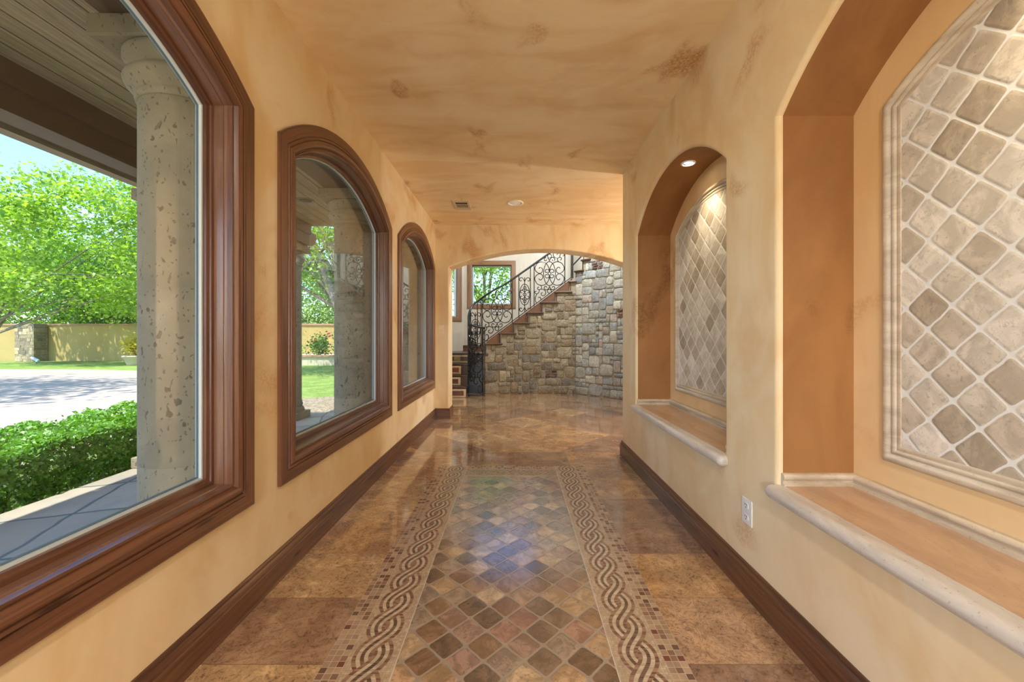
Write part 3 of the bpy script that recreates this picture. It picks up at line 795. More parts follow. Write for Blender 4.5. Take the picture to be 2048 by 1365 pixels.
for k in range(5, 12):
    x0 = tx[k]; x1 = tx.get(k+1, 1.27)
    a, b = x0-.028, x1+.045
    if k == 11: b = 1.30
    tread([(a, face_y(a)-.045), ((a+b)/2, face_y((a+b)/2)-.045), (b, face_y(b)-.045), (b, YH-.02), (a, YH-.02)], tz[k])
    m = MB(); zb = tz[k-1]
    m.box((x0, face_y(x0)-.012, zb), (x0+.02, face_y(x0)+.02, tz[k]-.036)); r = obj('riser', m, M['tread_wood'], st)
    m = MB(); m.box((x0, face_y(x0)+.02, zb), (x0+.02, YH-.02, tz[k]-.036)); obj('riser_face', m, M['riser_frame'], r)
for k in range(12, 15):
    t0 = (k-12)*.17-.02; t1 = t0+.17+.06
    P = lambda t, o: (1.27+Q*t+Q*o, 8.35-Q*t+Q*o)
    tread([P(t0,-.045), P(t1,-.045), P(t1,1.0), P(t0,1.0)], tz[k])
    m = MB(); a, b = P(t0+.02,-.01), P(t0+.04,-.01); c, d = P(t0+.04,.9), P(t0+.02,.9)
    m.prism([a,b,c,d], tz[k-1], tz[k]-.036); obj('riser', m, M['tread_wood'], st)
# sloped wooden curb the railing stands on
def curb_top(x): return 1.08+(x+.6)*(2.41-1.08)/(1.184+.6)
m = MB(); xs = [-.6+(1.2+.6)*i/24 for i in range(25)]
top = [[(x, face_y(x)+.03, curb_top(x)) for x in xs], [(x, face_y(x)+.075, curb_top(x)) for x in xs]]
bot = [[(x, face_y(x)+.03, curb_top(x)-.25) for x in xs], [(x, face_y(x)+.075, curb_top(x)-.25) for x in xs]]
m.loops([bot[0], top[0], top[1], bot[1]], closed=False)
m.poly([bot[0][0], top[0][0], top[1][0], bot[1][0]]); m.poly([bot[0][-1], top[0][-1], top[1][-1], bot[1][-1]])
obj('sloped_curb', m, M['curb_wood'], st)
m = MB(); ctop = [[(x, face_y(x)+d, curb_top(x)+dz) for x in xs] for d, dz in ((.02,-.004),(.02,.012),(.085,.012),(.085,-.004))]; m.loops(ctop, closed=False)
obj('curb_cap', m, M['curb_wood'], st)
# skirting on the outer wall beside the first landing tread
m = MB(); m.box((-1.28,9.77,.85),(-.5,9.79,.985)); obj('skirting', m, M['walnut_dark'], st)

# ------------------------------------------------------------------ rubble stone walls under the stairs
PAL_SHADE = [srgb(170,158,134), srgb(160,146,120), srgb(150,142,126), srgb(182,170,144), srgb(154,134,104), srgb(132,126,120), srgb(170,152,120), srgb(144,142,138), srgb(184,174,152), srgb(142,128,110), srgb(172,162,144), srgb(162,152,136)]  # darker, browner stones: the dimmer wall face put into the colour
PAL_LIT = [srgb(178,176,166), srgb(160,164,164), srgb(190,184,168), srgb(146,150,154), srgb(184,176,158), srgb(172,172,168), srgb(196,190,172), srgb(164,158,150), srgb(180,160,146)]  # paler, bluer stones: light on the corner face put into the colour
BRK = [srgb(122,78,66), srgb(134,90,74), srgb(104,70,66), srgb(140,112,98)]
def stone_wall(name, path, ztop, zmax, pal, seed, parent=None, light_gain=(1,1,1)):
    R = random.Random(seed)
    S = [0]
    for p, q in zip(path[:-1], path[1:]): S.append(S[-1]+math.dist(p, q))
    Ltot = S[-1]
    def at(s, z, out):
        i = 0
        while i < len(path)-2 and s > S[i+1]: i += 1
        t = (s-S[i])/(S[i+1]-S[i]); x = path[i][0]+(path[i+1][0]-path[i][0])*t; y = path[i][1]+(path[i+1][1]-path[i][1])*t
        dx, dy = path[i+1][0]-path[i][0], path[i+1][1]-path[i][1]; l = math.hypot(dx, dy)
        return (x+dy/l*out, y-dx/l*out, z)
    m = MB()
    # mortar bed
    N = 60
    for i in range(N):
        s0, s1 = Ltot*i/N, Ltot*(i+1)/N; z = min(ztop(s0+1e-4), ztop(s1-1e-4))
        zz = ztop((s0+s1)/2)
        m.poly([at(s0,0,0),at(s1,0,0),at(s1,zz,0),at(s0,zz,0)], mi=1)
    cell = .082; nx = int(Ltot/cell)+1; nz = int(zmax/cell)+1; occ = [[False]*nz for _ in range(nx)]
    def stone(s0, s1, z0, z1, col, flatness=.5):
        s1 = min(s1, Ltot); ms = [ztop(min(max(s0+(s1-s0)*q, 1e-4), Ltot-1e-4)) for q in (.02,.5,.98)]
        z1 = min(z1, min(ms)-.004)
        if z1-z0 < .03 or s1-s0 < .03: return
        g = .001+R.random()*.003; s0 += g; s1 -= g; z0 += g; z1 -= g
        w, h = (s1-s0)/2, (z1-z0)/2; cs, cz_ = (s0+s1)/2, (z0+z1)/2; pts = []; n = 14; ex = R.choice([.2,.26,.34,.42,.6])
        ph = R.random()*9
        for i in range(n):
            a = 2*PI*i/n; c_, s_ = math.cos(a), math.sin(a)
            k = 1-R.random()*.07-.03*math.sin(3*a+ph)
            pts.append((cs+w*k*math.copysign(abs(c_)**ex, c_), cz_+h*k*math.copysign(abs(s_)**ex, s_)))
        o = .010+R.random()*.012
        kf = .74+R.random()*.36; col = tuple(min(1, c*kf) for c in col)
        tilt = (R.random()-.5)*.012; tilt2 = (R.random()-.5)*.012
        rings = [(1,-.01),(1,o*.35),(.95,o*.8),(.84,o)]
        k0 = len(m.v)
        for sc_, oo in rings:
            for p in pts:
                u, v = cs+(p[0]-cs)*sc_, cz_+(p[1]-cz_)*sc_
                m.v.append(at(min(max(u,0),Ltot), v, oo+(tilt*(p[0]-cs)/w+tilt2*(p[1]-cz_)/h)*(1 if oo > 0 else 0)+(R.random()-.5)*.006))
        for j in range(3):
            for i in range(n):
                i2 = (i+1) % n; m.face((k0+j*n+i, k0+j*n+i2, k0+(j+1)*n+i2, k0+(j+1)*n+i), None, col)
        m.v.append(at(min(max(cs,0),Ltot), cz_, o*1.08)); c0 = len(m.v)-1
        for i in range(n): m.face((k0+3*n+i, k0+3*n+(i+1) % n, c0), None, col)
    SIZES = [(3,2),(2,2),(2,2),(3,3),(2,3),(4,2),(3,2),(2,1),(3,1),(1,2),(1,1),(4,3),(2,2)]
    for j in range(nz):
        for i in range(nx):
            if occ[i][j]: continue
            if R.random() < .035:
                w_, h_ = 3, 2
                if i+w_ <= nx and j+h_ <= nz and all(not occ[i+a][j+b] for a in range(w_) for b in range(h_)):
                    for a in range(w_):
                        for b in range(h_): occ[i+a][j+b] = True
                    s0 = i*cell; z0 = j*cell; bh = h_*cell/3
                    for rr in range(3):
                        o_ = (rr % 2)*.05
                        for bb in range(2): stone(s0+bb*w_*cell/2+o_*.3, s0+(bb+1)*w_*cell/2+o_*.3-.001, z0+rr*bh, z0+(rr+1)*bh, R.choice(BRK))
                    continue
            for _ in range(12):
                w_, h_ = R.choice(SIZES)
                if i+w_ <= nx and j+h_ <= nz and all(not occ[i+a][j+b] for a in range(w_) for b in range(h_)): break
            else: w_, h_ = 1, 1
            for a in range(w_):
                for b in range(h_): occ[i+a][j+b] = True
            jx = (R.random()-.5)*.012
            stone(max(i*cell+jx, 0), (i+w_)*cell+jx, j*cell, (j+h_)*cell, tuple(min(1,q*kk) for q, kk in zip(R.choice(pal), light_gain)))
    # side closing at the free ends
    o = struct(name, m, [M['stone'], M['mortar']], parent, smooth=True, auto=50)
    return o
SP = [0]
for p, q in zip(FP[:-1], FP[1:]): SP.append(SP[-1]+math.dist(p, q))
def s_to_x(s):
    for i in range(len(FP)-1):
        if s <= SP[i+1]+1e-9: return FP[i][0]+(FP[i+1][0]-FP[i][0])*(s-SP[i])/(SP[i+1]-SP[i])
    return FP[-1][0]
def top_left(s):
    x = s_to_x(s); k = 4
    for j in range(5, 12):
        if x >= tx[j]: k = j
    return tz[k]-.036
stone_wall('wall_stone_stair', FP, top_left, 2.45, PAL_SHADE, 5, light_gain=(.92,.86,.76))  # stone tint lowered and warmed as the less lit face
RP = [(1.27,8.35),(1.66,7.96),(2.04,7.57),(2.75,6.9)]
def top_right(s):
    k = 12+int(s/.17); return tz[min(k,14)]-.036 if k <= 14 else tz[14]-.036+.21*min(k-14, 12)
stone_wall('wall_stone_corner', RP, top_right, 3.4, PAL_LIT, 9, light_gain=(1.04,1.10,1.16))  # stone tint raised and cooled as painted hall daylight

# ------------------------------------------------------------------ wrought-iron railing
def catmull(pts, per=8, closed=False):
    P = [tuple(p) for p in pts]; n = len(P); out = []
    rng_ = range(n if closed else n-1)
    for i in rng_:
        p0 = P[(i-1) % n] if closed or i > 0 else P[0]; p1 = P[i]; p2 = P[(i+1) % n]; p3 = P[(i+2) % n] if closed or i+2 < n else P[-1]
        for k in range(per):
            t = k/per
            out.append(tuple(.5*((2*b)+(-a+c)*t+(2*a-5*b+4*c-d)*t*t+(-a+3*b-3*c+d)*t**3) for a, b, c, d in zip(p0, p1, p2, p3)))
    if not closed: out.append(P[-1])
    return out
RPATH = [(-.615,8.02,1.375,0),(-.70,7.955,1.385,0),(-.80,7.945,1.40,0),(-.90,7.99,1.45,0),(-.952,8.10,1.56,0),(-.955,8.22,1.68,.30),(-.92,8.32,1.80,.62),(-.85,8.385,1.90,.86),(-.74,8.40,1.985,.98),
         (-.6,8.335,2.075,1.09),(-.40,face_y(-.40)+.05,2.20,curb_top(-.40)+.012),(-.2,face_y(-.2)+.05,2.31,curb_top(-.2)+.012),(.2,8.443,2.595,curb_top(.2)+.012),(.6,8.452,2.88,curb_top(.6)+.012),(1.0,8.44,3.165,curb_top(1.0)+.012),(1.2,8.42,3.31,curb_top(1.2)+.012)]
RC = catmull(RPATH, 10); RS = [0]
for p, q in zip(RC[:-1], RC[1:]): RS.append(RS[-1]+math.hypot(q[0]-p[0], q[1]-p[1]))
def rail_at(s):
    s = min(max(s, 0), RS[-1]); i = 0
    lo, hi = 0, len(RS)-1
    while hi-lo > 1:
        md = (lo+hi)//2
        if RS[md] <= s: lo = md
        else: hi = md
    t = (s-RS[lo])/(RS[hi]-RS[lo]+1e-12)
    return tuple(a+(b-a)*t for a, b in zip(RC[lo], RC[hi]))
def s_of_x(x, smin=1.0):
    best = None
    for i, p in enumerate(RC):
        if RS[i] < smin: continue
        d = abs(p[0]-x)
        if best is None or d < best[0]: best = (d, RS[i])
    return best[1]
U = 8.4/F/12.41
def mir(pts, mx=False, my=False): return [((1000-x) if mx else x, (1410-y) if my else y) for x, y in pts]
big = [(497,650),(488,580),(455,500),(400,440),(300,410),(190,455),(135,570),(165,650),(250,700),(315,670),(330,610),(300,558),(260,550),(235,580)]
small = [(497,668),(480,612),(430,597),(395,625),(395,660),(420,680),(450,668)]
topc = [(500,402),(495,370),(455,312),(400,305),(368,345),(385,385),(420,380),(430,355)]
f1 = [(270,985),(300,1040),(290,1090),(240,1110),(205,1085),(215,1045),(240,1050)]
f2 = [(245,1105),(235,1170),(190,1210),(140,1190),(140,1150),(175,1150)]
f3 = [(240,1110),(320,1095),(390,1130),(405,1200),(360,1255),(300,1240),(295,1195),(330,1180)]
f4 = [(185,1210),(150,1290),(145,1365),(170,1430),(220,1450),(270,1420),(290,1350),(260,1290),(220,1310)]
WIDE = []
for mx in (False, True):
    for my in (False, True):
        WIDE += [(mir(big, mx, my), False), (mir(small, mx, my), False), (mir(topc, mx, my), False)]
for q in (f1, f2, f3, f4): WIDE += [(q, False), (mir(q, True, True), False)]
circ = lambda cx, cy, rx, ry=None, n=20: [(cx+rx*math.cos(2*PI*i/n), cy+(ry or rx)*math.sin(2*PI*i/n)) for i in range(n)]
WIDE += [(circ(500,705,145,298,32), 'c'), (circ(500,705,38), 'c'), (circ(503,265,48), 'c'), (circ(497,1145,48), 'c')]
WIDE = [([(x-500, 705-y) for x, y in p], c) for p, c in WIDE]
k6 = 3.637
NAR = [([(x*k6, y*k6) for x, y in p], c) for p, c in [
    ([(0,118),(0,60),(0,0),(0,-60),(0,-118)], False), (circ(0,0,35,72,28), 'c'), (circ(0,46,10), 'c'), (circ(0,0,11), 'c'), (circ(0,-46,10), 'c')]]
for sx in (1,-1):
    for sy in (1,-1):
        NAR.append(([(sx*x*k6, sy*y*k6) for x, y in [(0,88),(8,104),(20,116),(32,112),(35,100),(27,92),(20,98)]], False))
        NAR.append(([(sx*x*k6, sy*y*k6) for x, y in [(0,14),(6,24),(18,30),(29,24),(28,13),(18,13)]], False))
        NAR.append(([(sx*x*k6, sy*y*k6) for x, y in [(34,20),(22,30),(8,36),(0,36)]], False))
rl = thing('stair_railing', (-.615, 8.02, 0), label='black wrought-iron railing with scrollwork spiralling up the stairs', cat='railing')
m = MB(); m.tube([(p[0],p[1],p[2]) for p in RC], .021, 10); obj('handrail', m, M['iron_rail'], rl, smooth=True, auto=60)
m = MB(); lowrail = [(p[0],p[1],p[3]+.03) for p in RC]; m.tube(lowrail, .009, 6); obj('bottom_rail', m, M['iron'], rl, smooth=True)
def scroll_panel(name, items, s0, zc, hw, rad, sc_=1., zs=1., slope=0., clip=True):
    m = MB()
    def mp(x, y):
        s_ = s0+x*U*sc_; p = rail_at(s_)
        return (p[0], p[1], zc+y*U*zs+0*slope), p
    for pts, c in items:
        q = catmull(pts, 4, c == 'c'); runs = [[]]
        for x, y in q:
            P, info = mp(x, y)
            if clip and (P[2] > info[2]-.01 or P[2] < info[3]+.02): runs.append([]); continue
            runs[-1].append(P)
        whole = c == 'c' and len(runs) == 1
        for r in runs:
            if len(r) > 2: m.tube(r, rad, 5, closed=whole)
    for sx in (-1, 1):
        p = rail_at(s0+sx*hw*U*sc_); m.tube([(p[0],p[1],p[3]),(p[0],p[1],p[2])], rad*1.15, 5)
    return obj(name, m, M['iron'], rl, smooth=True)
s1 = s_of_x(-.375); s2 = s_of_x(.737); sn = s_of_x(.183)
for s_, z_ in ((s1, 1.74), (s2, 2.536)): scroll_panel('wide_scroll_panel', WIDE, s_, z_, 383, .0090)
scroll_panel('narrow_scroll_panel', NAR, sn, 2.09, 146, .0084)
sa = s_of_x(-.86, .6); scroll_panel('narrow_scroll_panel', NAR, sa+.02, rail_at(sa)[2]-.55, 146, .0084)
scroll_panel('wide_scroll_panel', WIDE, .30, .74, 383, .011, .80, 1.05)
scroll_panel('narrow_scroll_panel', NAR, .70, .95, 146, .010)
for s_, r in ((0.0, .010), (.50, .017), (.62, .012), (RS[-1], .026)):
    p = rail_at(s_); z1 = p[2]+(.9 if r > .02 else 0)
    m = MB(); m.box((p[0]-r, p[1]-r, p[3]), (p[0]+r, p[1]+r, z1)); obj('post', m, M['iron'], rl)
# upper flight of the railing, past the newel
m = MB(); m.tube([(1.2,8.42,2.69),(1.43,8.32,2.93),(1.75,8.05,3.25),(2.1,7.75,3.6)], .014, 8); obj('upper_handrail', m, M['iron_rail'], rl, smooth=True)
m = MB(); m.tube([(1.43,8.32,2.62),(1.43,8.32,3.5)], .009, 6); obj('upper_baluster', m, M['iron'], rl)

# ------------------------------------------------------------------ porch
GZ = -.03; GG = -.15
TS = 2.89                                     # soffit height
m = MB(); m.poly([(-3.56,-3,GZ),(XO,-3,GZ),(XO,6.45,GZ),(-3.56,6.45,GZ)]); m.poly([(-3.56,-3,GZ),(-3.56,6.45,GZ),(-3.56,6.45,GG-.05),(-3.56,-3,GG-.05)]); m.poly([(-3.56,6.45,GZ),(XO,6.45,GZ),(XO,6.45,GG-.05),(-3.56,6.45,GG-.05)])
struct('ground_porch', m, M['slate'])
m = MB(); m.box((-3.7,-3,TS),(XO,6.1,TS+.05)); struct('ceiling_porch', m, M['soffit'])
m = MB(); m.box((-3.30,-3,2.583),(-3.115,6.02,TS)); m.box((-3.115,-3,2.74),(-3.085,6.02,TS))
tag = obj('porch_beam', m, M['beam_brown'], label='long dark brown beam along the outer edge of the porch roof', cat='beam')
m = MB(); m.box((-3.42,5.75,2.583),(-3.13,6.08,2.80))
pts = [(6.08,2.583),(6.16,2.60),(6.24,2.66),(6.26,2.72),(6.26,2.80),(6.08,2.80)]
m.poly([(-3.13,a,b) for a, b in pts]); m.poly([(-3.42,a,b) for a, b in pts][::-1]); m.loops([[(-3.13,a,b) for a, b in pts],[(-3.42,a,b) for a, b in pts]])
obj('timber_beam_end', m, M['timber'], label='weathered grey timber end resting on the slim outer column', cat='beam')
m = MB(); m.box((-4.06,-3,2.80),(-3.94,6.2,2.90)); m.box((-4.12,-3,2.90),(-3.5,6.2,2.95)); eb_ = m
m = MB()
for i in range(30): y = -2.9+i*.31; m.box((-4.20,y,2.95),(-3.5,y+.29,2.975+.012*(i % 2)))
m.poly([(-4.16,-3,2.98),(XO,-3,3.9),(XO,6.2,3.9),(-4.16,6.2,2.98)]); pr_ = obj('porch_roof', m, M['timber'], label='shingled porch roof edge above the eave', cat='roof'); obj('eave_board', eb_, M['timber'], pr_)
m = MB(); m.box((-1.76,-3,2.572),(XO+.005,6.1,TS)); obj('wall_plate_beam', m, M['beam_brown'], label='dark brown beam on top of the columns beside the windows', cat='beam')
downlight((-2.6, 4.94, TS), (0,0,1), .105, 'recessed light in the porch board ceiling, seen through the middle window', False, mat='timber', lens='vent_dark')  # dark lens colour stands in for shade inside the recess

CP = [(.195,GZ),(.195,2.262),(.203,2.268),(.207,2.285),(.204,2.298),(.222,2.318),(.24,2.338),(.246,2.358),(.240,2.376),(.226,2.388),(.215,2.396),(.214,2.404),(.222,2.418),(.238,2.432),(.247,2.45),(.246,2.468),(.236,2.478)]
def column(x, y, prof, r_, a_, zt0, zt1, label, plinth):
    t = thing('stone_column', (x, y, GZ), label=label, cat='column', group='cantera stone porch columns')
    k = next(i for i, p in enumerate(prof) if p[1] > 2)
    m = MB(); base = prof[0][1] if not plinth else .07
    if plinth:
        pb = [(a_*.93,.07),(a_*.95,.10),(a_*.90,.135),(a_*.80,.15),(a_*.79,.165),(a_*.84,.185),(a_*.80,.21),(r_*1.05,.225),(r_*1.02,.25),(r_,.262)]
        b = MB(); b.lathe([(r,z) for r,z in pb], (x,y), 40); obj('base_moulding', b, M['cantera'], t, smooth=True, auto=40)
        b = MB(); b.box((x-a_,y-a_,GZ),(x+a_,y+a_,.07)); bevel(obj('plinth', b, M['cantera'], t), .006)
        base = .262
    # three drums with thin joints
    zz = [base, .62, 1.42, prof[k][1]]
    m = MB(); pr = []
    for z0, z1 in zip(zz[:-1], zz[1:]): pr += [(r_-.002, z0+.001),(r_, z0+.004),(r_, (z0+z1)/2),(r_, z1-.004),(r_-.002, z1-.001)]
    m.lathe(pr, (x,y), 48); obj('shaft', m, M['cantera'], t, smooth=True, auto=40)
    m = MB(); m.lathe([(r*r_/.195 if r_ != .195 else r, z) for r, z in prof[k-1:]][1:], (x,y), 48); obj('capital', m, M['cantera'], t, smooth=True, auto=50)
    m = MB(); m.box((x-a_,y-a_,zt0),(x+a_,y+a_,zt1)); bevel(obj('abacus', m, M['cantera'], t), .008)
LAB = ['thick stone column seen through the nearest window at left', 'thick stone column at right in the middle window', 'thick stone column filling the farthest window on the left wall']
for i in range(3): column(-1.565, 1.93+1.98*i, CP, .195, .25, 2.476, 2.571, LAB[i], False)
column(-3.375, 5.98, CP, .15, .20, 2.476, 2.583, 'slim stone column on a square plinth at the porch corner, left in the middle window', True)
column(-3.375, 3.90, CP, .15, .20, 2.476, 2.583, 'slim outer stone column hidden behind the thick column of the nearest window', True)

# ------------------------------------------------------------------ garden
m = MB(); m.poly([(-90,-60,GG-.03),(60,-60,GG-.03),(60,110,GG-.03),(-90,110,GG-.03)]); struct('ground_soil', m, M['soil'])
m = MB(); dz = GG
m.poly([(-40,-8,dz),(-5.0,-8,dz),(-5.0,6.5,dz),(-5.5,9.5,dz),(-5.9,10.6,dz),(-6.6,11.7,dz),(-8.0,12.8,dz),(-10.5,14.2,dz),(-14,15.6,dz),(-18,16.4,dz),(-40,16.4,dz)])
struct('ground_driveway', m, M['pavers'])
m = MB(); dz = GG-.012
m.poly([(-45,8.4,dz),(20,8.9,dz),(20,22.1,dz),(-45,22.1,dz)]); o = obj('lawn', m, M['grass'], kind='structure'); o.name = 'ground_lawn'
m = MB(); m.poly([(-5.6,6.4,GG+.005),(-1.0,6.4,GG+.005),(-1.0,8.6,GG+.005),(-4.0,8.9,GG+.005),(-5.3,8.5,GG+.005)]); struct('ground_mulch', m, M['mulch'])
# grass blades, denser where the photograph shows them
def scatter(name, P, N, size, aspect, mats, parent=None, tint=None, droop=.4, **k):
    """one quad leaf per point: P (n,3) centres, N (n,3) normals"""
    n = len(P); N = N/np.linalg.norm(N, axis=1, keepdims=True)
    A = rng.normal(size=(n,3)); A -= (A*N).sum(1)[:,None]*N; A /= np.linalg.norm(A, axis=1, keepdims=True); B = np.cross(N, A)
    L = (size*(.6+.8*rng.random(n)))[:,None]; W = L*aspect
    v = np.empty((n,4,3)); v[:,0] = P-A*L; v[:,1] = P+B*W-N*L*.12; v[:,2] = P+A*L-N*L*droop; v[:,3] = P-B*W-N*L*.12
    me = bpy.data.meshes.new(name); me.vertices.add(4*n); me.vertices.foreach_set('co', v.reshape(-1).astype(np.float32))
    me.loops.add(4*n); me.loops.foreach_set('vertex_index', np.arange(4*n, dtype=np.int32))
    me.polygons.add(n); me.polygons.foreach_set('loop_start', np.arange(0, 4*n, 4, dtype=np.int32)); me.polygons.foreach_set('loop_total', np.full(n, 4, dtype=np.int32))
    me.materials.append(mats); me.update()
    t = rng.random(n) if tint is None else np.clip(tint+rng.normal(size=n)*.18, 0, 1)
    ca = me.color_attributes.new('tint', 'FLOAT_COLOR', 'CORNER'); c = np.repeat(t, 4); ca.data.foreach_set('color', np.stack([c,c,c,np.ones_like(c)], 1).reshape(-1).astype(np.float32))
    o = bpy.data.objects.new(name, me); COL.objects.link(o)
    if parent is not None:
        o.parent = parent; o.matrix_parent_inverse = Matrix.Translation(-parent.location)
    return prop(o, **k)
def crown_points(c, r, n, clumps, clump_r, shell=.55):
    d = rng.normal(size=(clumps,3)); d /= np.linalg.norm(d, axis=1, keepdims=True)
    rad = shell+(1-shell)*rng.random(clumps)**.5
    cc = np.array(c)+d*rad[:,None]*np.array(r)
    idx = rng.integers(0, clumps, n); off = rng.normal(size=(n,3))*clump_r*np.array([1,1,.5])
    P = cc[idx]+off; return P, cc
def tree(label, base, c, r, n, clumps, clump_r, size, mat, trunk_r=.22, limbs=10, lean=None, shell=.5, extra=None, group='garden trees', tw=0.):
    t = thing('tree', (base[0], base[1], GG), label=label, cat='tree', group=group)
    P, cc = crown_points(c, r, n, clumps, clump_r, shell)
    N = rng.normal(size=(n,3))*.8+np.array([0,0,.9]); 
    scatter('leaves', P, N, size, .62, mat, t)
    m = MB(); top = Vector((base[0]*tw+c[0]*(1-tw), base[1]*tw+c[1]*(1-tw), c[2]-r[2]*.25)); b = Vector((base[0], base[1], GG))
    mid = b.lerp(top, .5)+Vector(lean or (0,0,0))
    tr = catmull([tuple(b), tuple(b.lerp(mid,.5)+Vector((.05,0,0))), tuple(mid), tuple(top)], 5)
    m.tube(tr, trunk_r, 10, taper=.35); 
    m.tube([tuple(b-Vector((0,0,.05))), tuple(b+Vector((0,0,.35)))], trunk_r*1.5, 10, taper=.66)
    for i in range(limbs):
        q = Vector(cc[i]); s_ = Vector(tr[int(len(tr)*(.4+.5*random.random()))]); mm = s_.lerp(q, .5)+Vector((0,0,.3*random.random()))
        m.tube(catmull([tuple(s_), tuple(mm), tuple(q)], 4), trunk_r*.32, 6, taper=.25)
    for e in (extra or []): m.tube(catmull(e[0], 5), e[1], 9, taper=e[2])
    obj('trunk', m, M['bark'], t, smooth=True, auto=60)
    return t
tree('large maple with bright leaves and pale trunk by the garden wall, far left', (-26.0,19.7), (-20.5,19.5,5.6), (6.8,3.6,3.5), 30000, 190, .52, .09, M['leaf_bright'], .17, 12, group='trees', tw=.9)
tree('dense green tree behind the garden wall in the nearest window', (-26.2,27.5), (-26.2,27.5,4.6), (5.6,3.4,3.9), 34000, 170, .62, .085, M['leaf_dark'], .24, 10, group='trees')
tree('bright bushy tree behind the garden wall, far left behind the maple', (-36,31), (-36,31,4.4), (7,4,4.6), 26000, 140, .8, .12, M['leaf_bright'], .26, 8, group='trees')
tree('round leafy tree behind the wall, low in the middle window', (-14.2,27.0), (-14.2,27,3.5), (4.4,3,2.9), 26000, 130, .55, .08, M['leaf_bright'], .2, 8, group='trees')
tree('tall leaning tree with thick grey limbs on the lawn, middle window', (-5.45,13.4), (-7.4,14.6,5.4), (3.8,3.0,3.0), 30000, 230, .42, .055, M['leaf_bright'], .22, 12, (.95,-.4,-.2), .25,
     [([(-5.6,13.4,1.5),(-6.12,13.4,2.6),(-6.55,13.4,3.85),(-6.95,13.4,4.5),(-7.6,13.5,5.6)], .17, .6), ([(-6.5,13.4,3.75),(-6.9,13.3,3.62),(-7.3,13.3,3.2)], .07, .5), ([(-5.9,13.4,3.2),(-6.12,13.4,4.05),(-6.55,13.4,4.8),(-7.2,13.5,5.6)], .13, .6)], group='trees')
tree('sparse bright tree seen through the square stair window', (-1.2,17.5), (-1.4,17.5,5.2), (3.0,2.0,2.6), 15000, 190, .42, .06, M['leaf_bright'], .14, 16, shell=.1, group='trees')
tree('spreading shade tree beside the driveway, out past the porch', (-18.5,5.2), (-17.2,5.6,7.2), (5.0,3.6,1.7), 6500, 130, .7, .14, M['leaf_bright'], .3, 12, group='trees')

# garden wall with its stone pier
gw = thing('garden_wall', (-20, 22.3, GG), label='long buff stucco garden wall with brick coping behind the lawn', cat='wall')
m = MB(); m.box((-45,22.2,GG-.1),(8,22.45,1.83)); obj('wall_face', m, M['stucco'], gw)
m = MB(); m.box((-45,22.14,1.83),(8,22.5,1.915)); obj('brick_coping', m, M['brick_cap'], gw)
pier = thing('stone_pier', (-26.6, 21.9, GG), label='square stone pier standing against the garden wall, far left', cat='pier')
stones = MB(); R = random.Random(3)
x0, x1, ya, yb = -27.05, -26.0, 21.5, 22.16
stones.box((x0+.02,ya+.02,GG-.05),(x1-.02,yb,1.9), (.4,.34,.25))
z = GG
while z < 1.84:
    h = .09+R.random()*.12; x = x0
    while x < x1-.05:
        w = min(.14+R.random()*.25, x1-x); stones.box((x+.008,ya+R.random()*.02,z+.008),(x+w-.008,ya+.1,min(z+h,1.88)-.006), (lambda c_, k_: tuple(q*k_ for q in c_))(R.choice([srgb(190,160,100),srgb(170,140,90),srgb(150,130,96),srgb(200,176,122)]), .7+R.random()*.6)); x += w
    y = ya
    while y < yb-.05:
        w = min(.14+R.random()*.25, yb-y); stones.box((x1-.1,y+.008,z+.008),(x1-R.random()*.02,y+w-.008,min(z+h,1.88)-.006), (lambda c_, k_: tuple(q*k_ for q in c_))(R.choice([srgb(170,150,110),srgb(150,130,96),srgb(140,130,110)]), .6+R.random()*.6)); y += w  # side stones coloured darker, shade of this face painted in
    z += h
obj('stonework', stones, M['stone'], pier)
# raised planter with roses (middle window)
rb_ = thing('raised_planter', (-9.5, 18.9, GG), label='low stucco raised planter in front of the garden wall, middle window', cat='planter')
m = MB(); m.box((-12.6,18.75,GG-.05),(-4,22.1,.24)); obj('planter_wall', m, M['stucco_pale'], rb_)
m = MB(); m.box((-12.66,18.68,.24),(-4,18.98,.325)); obj('stone_cap', m, M['brick_cap'], rb_)
def bush(name, label, cat, c, r, n, size, mat, flowers=None, stems=8):
    t = thing(name, (c[0], c[1], c[2]-r[2]), label=label, cat=cat)
    P = np.array(c)+rng.normal(size=(n,3))*np.array(r)*.5; scatter('leaves', P, rng.normal(size=(n,3))+np.array([0,0,.8]), size, .6, mat, t)
    m = MB()
    for i in range(stems):
        e = Vector(P[i]); b = Vector((c[0]+(random.random()-.5)*.2, c[1], c[2]-r[2])); m.tube([tuple(b), tuple(b.lerp(e,.5)+Vector((0,0,.1))), tuple(e)], .012, 5)
    for f in (flowers or []):
        m.tube([(c[0],c[1],c[2]), (f[0],f[1],f[2])], .012, 5)
    obj('stems', m, M['bark'], t)
    for f in (flowers or []):
        b = MB(); b.lathe([(.01,f[2]-.05),(.06,f[2]-.03),(.075,f[2]),(.05,f[2]+.04),(.01,f[2]+.05)], f[:2], 10); obj('flower', b, M['petal'], t, smooth=True)
    return t
bush('rose_bush', 'rose bush with red-pink blooms in the raised planter', 'bush', (-9.45,19.3,.75), (.55,.4,.55), 900, .055, M['leaf_dark'],
     [(-9.0,19.2,1.36),(-8.95,19.2,1.24),(-9.65,19.2,1.0),(-9.82,19.2,.98)])
bush('low_shrub', 'low green shrub at the left end of the raised planter', 'bush', (-10.9,19.3,.52), (.6,.35,.25), 800, .05, M['leaf_bright'])
bush('low_shrub', 'low dark green shrub at the right end of the raised planter', 'bush', (-8.1,19.3,.52), (.5,.35,.25), 800, .05, M['leaf_dark'])
pp = thing('stone_planter', (-18.1, 19.0, GG), label='pale round planter bowl on the lawn, beside the nearest window column', cat='planter')
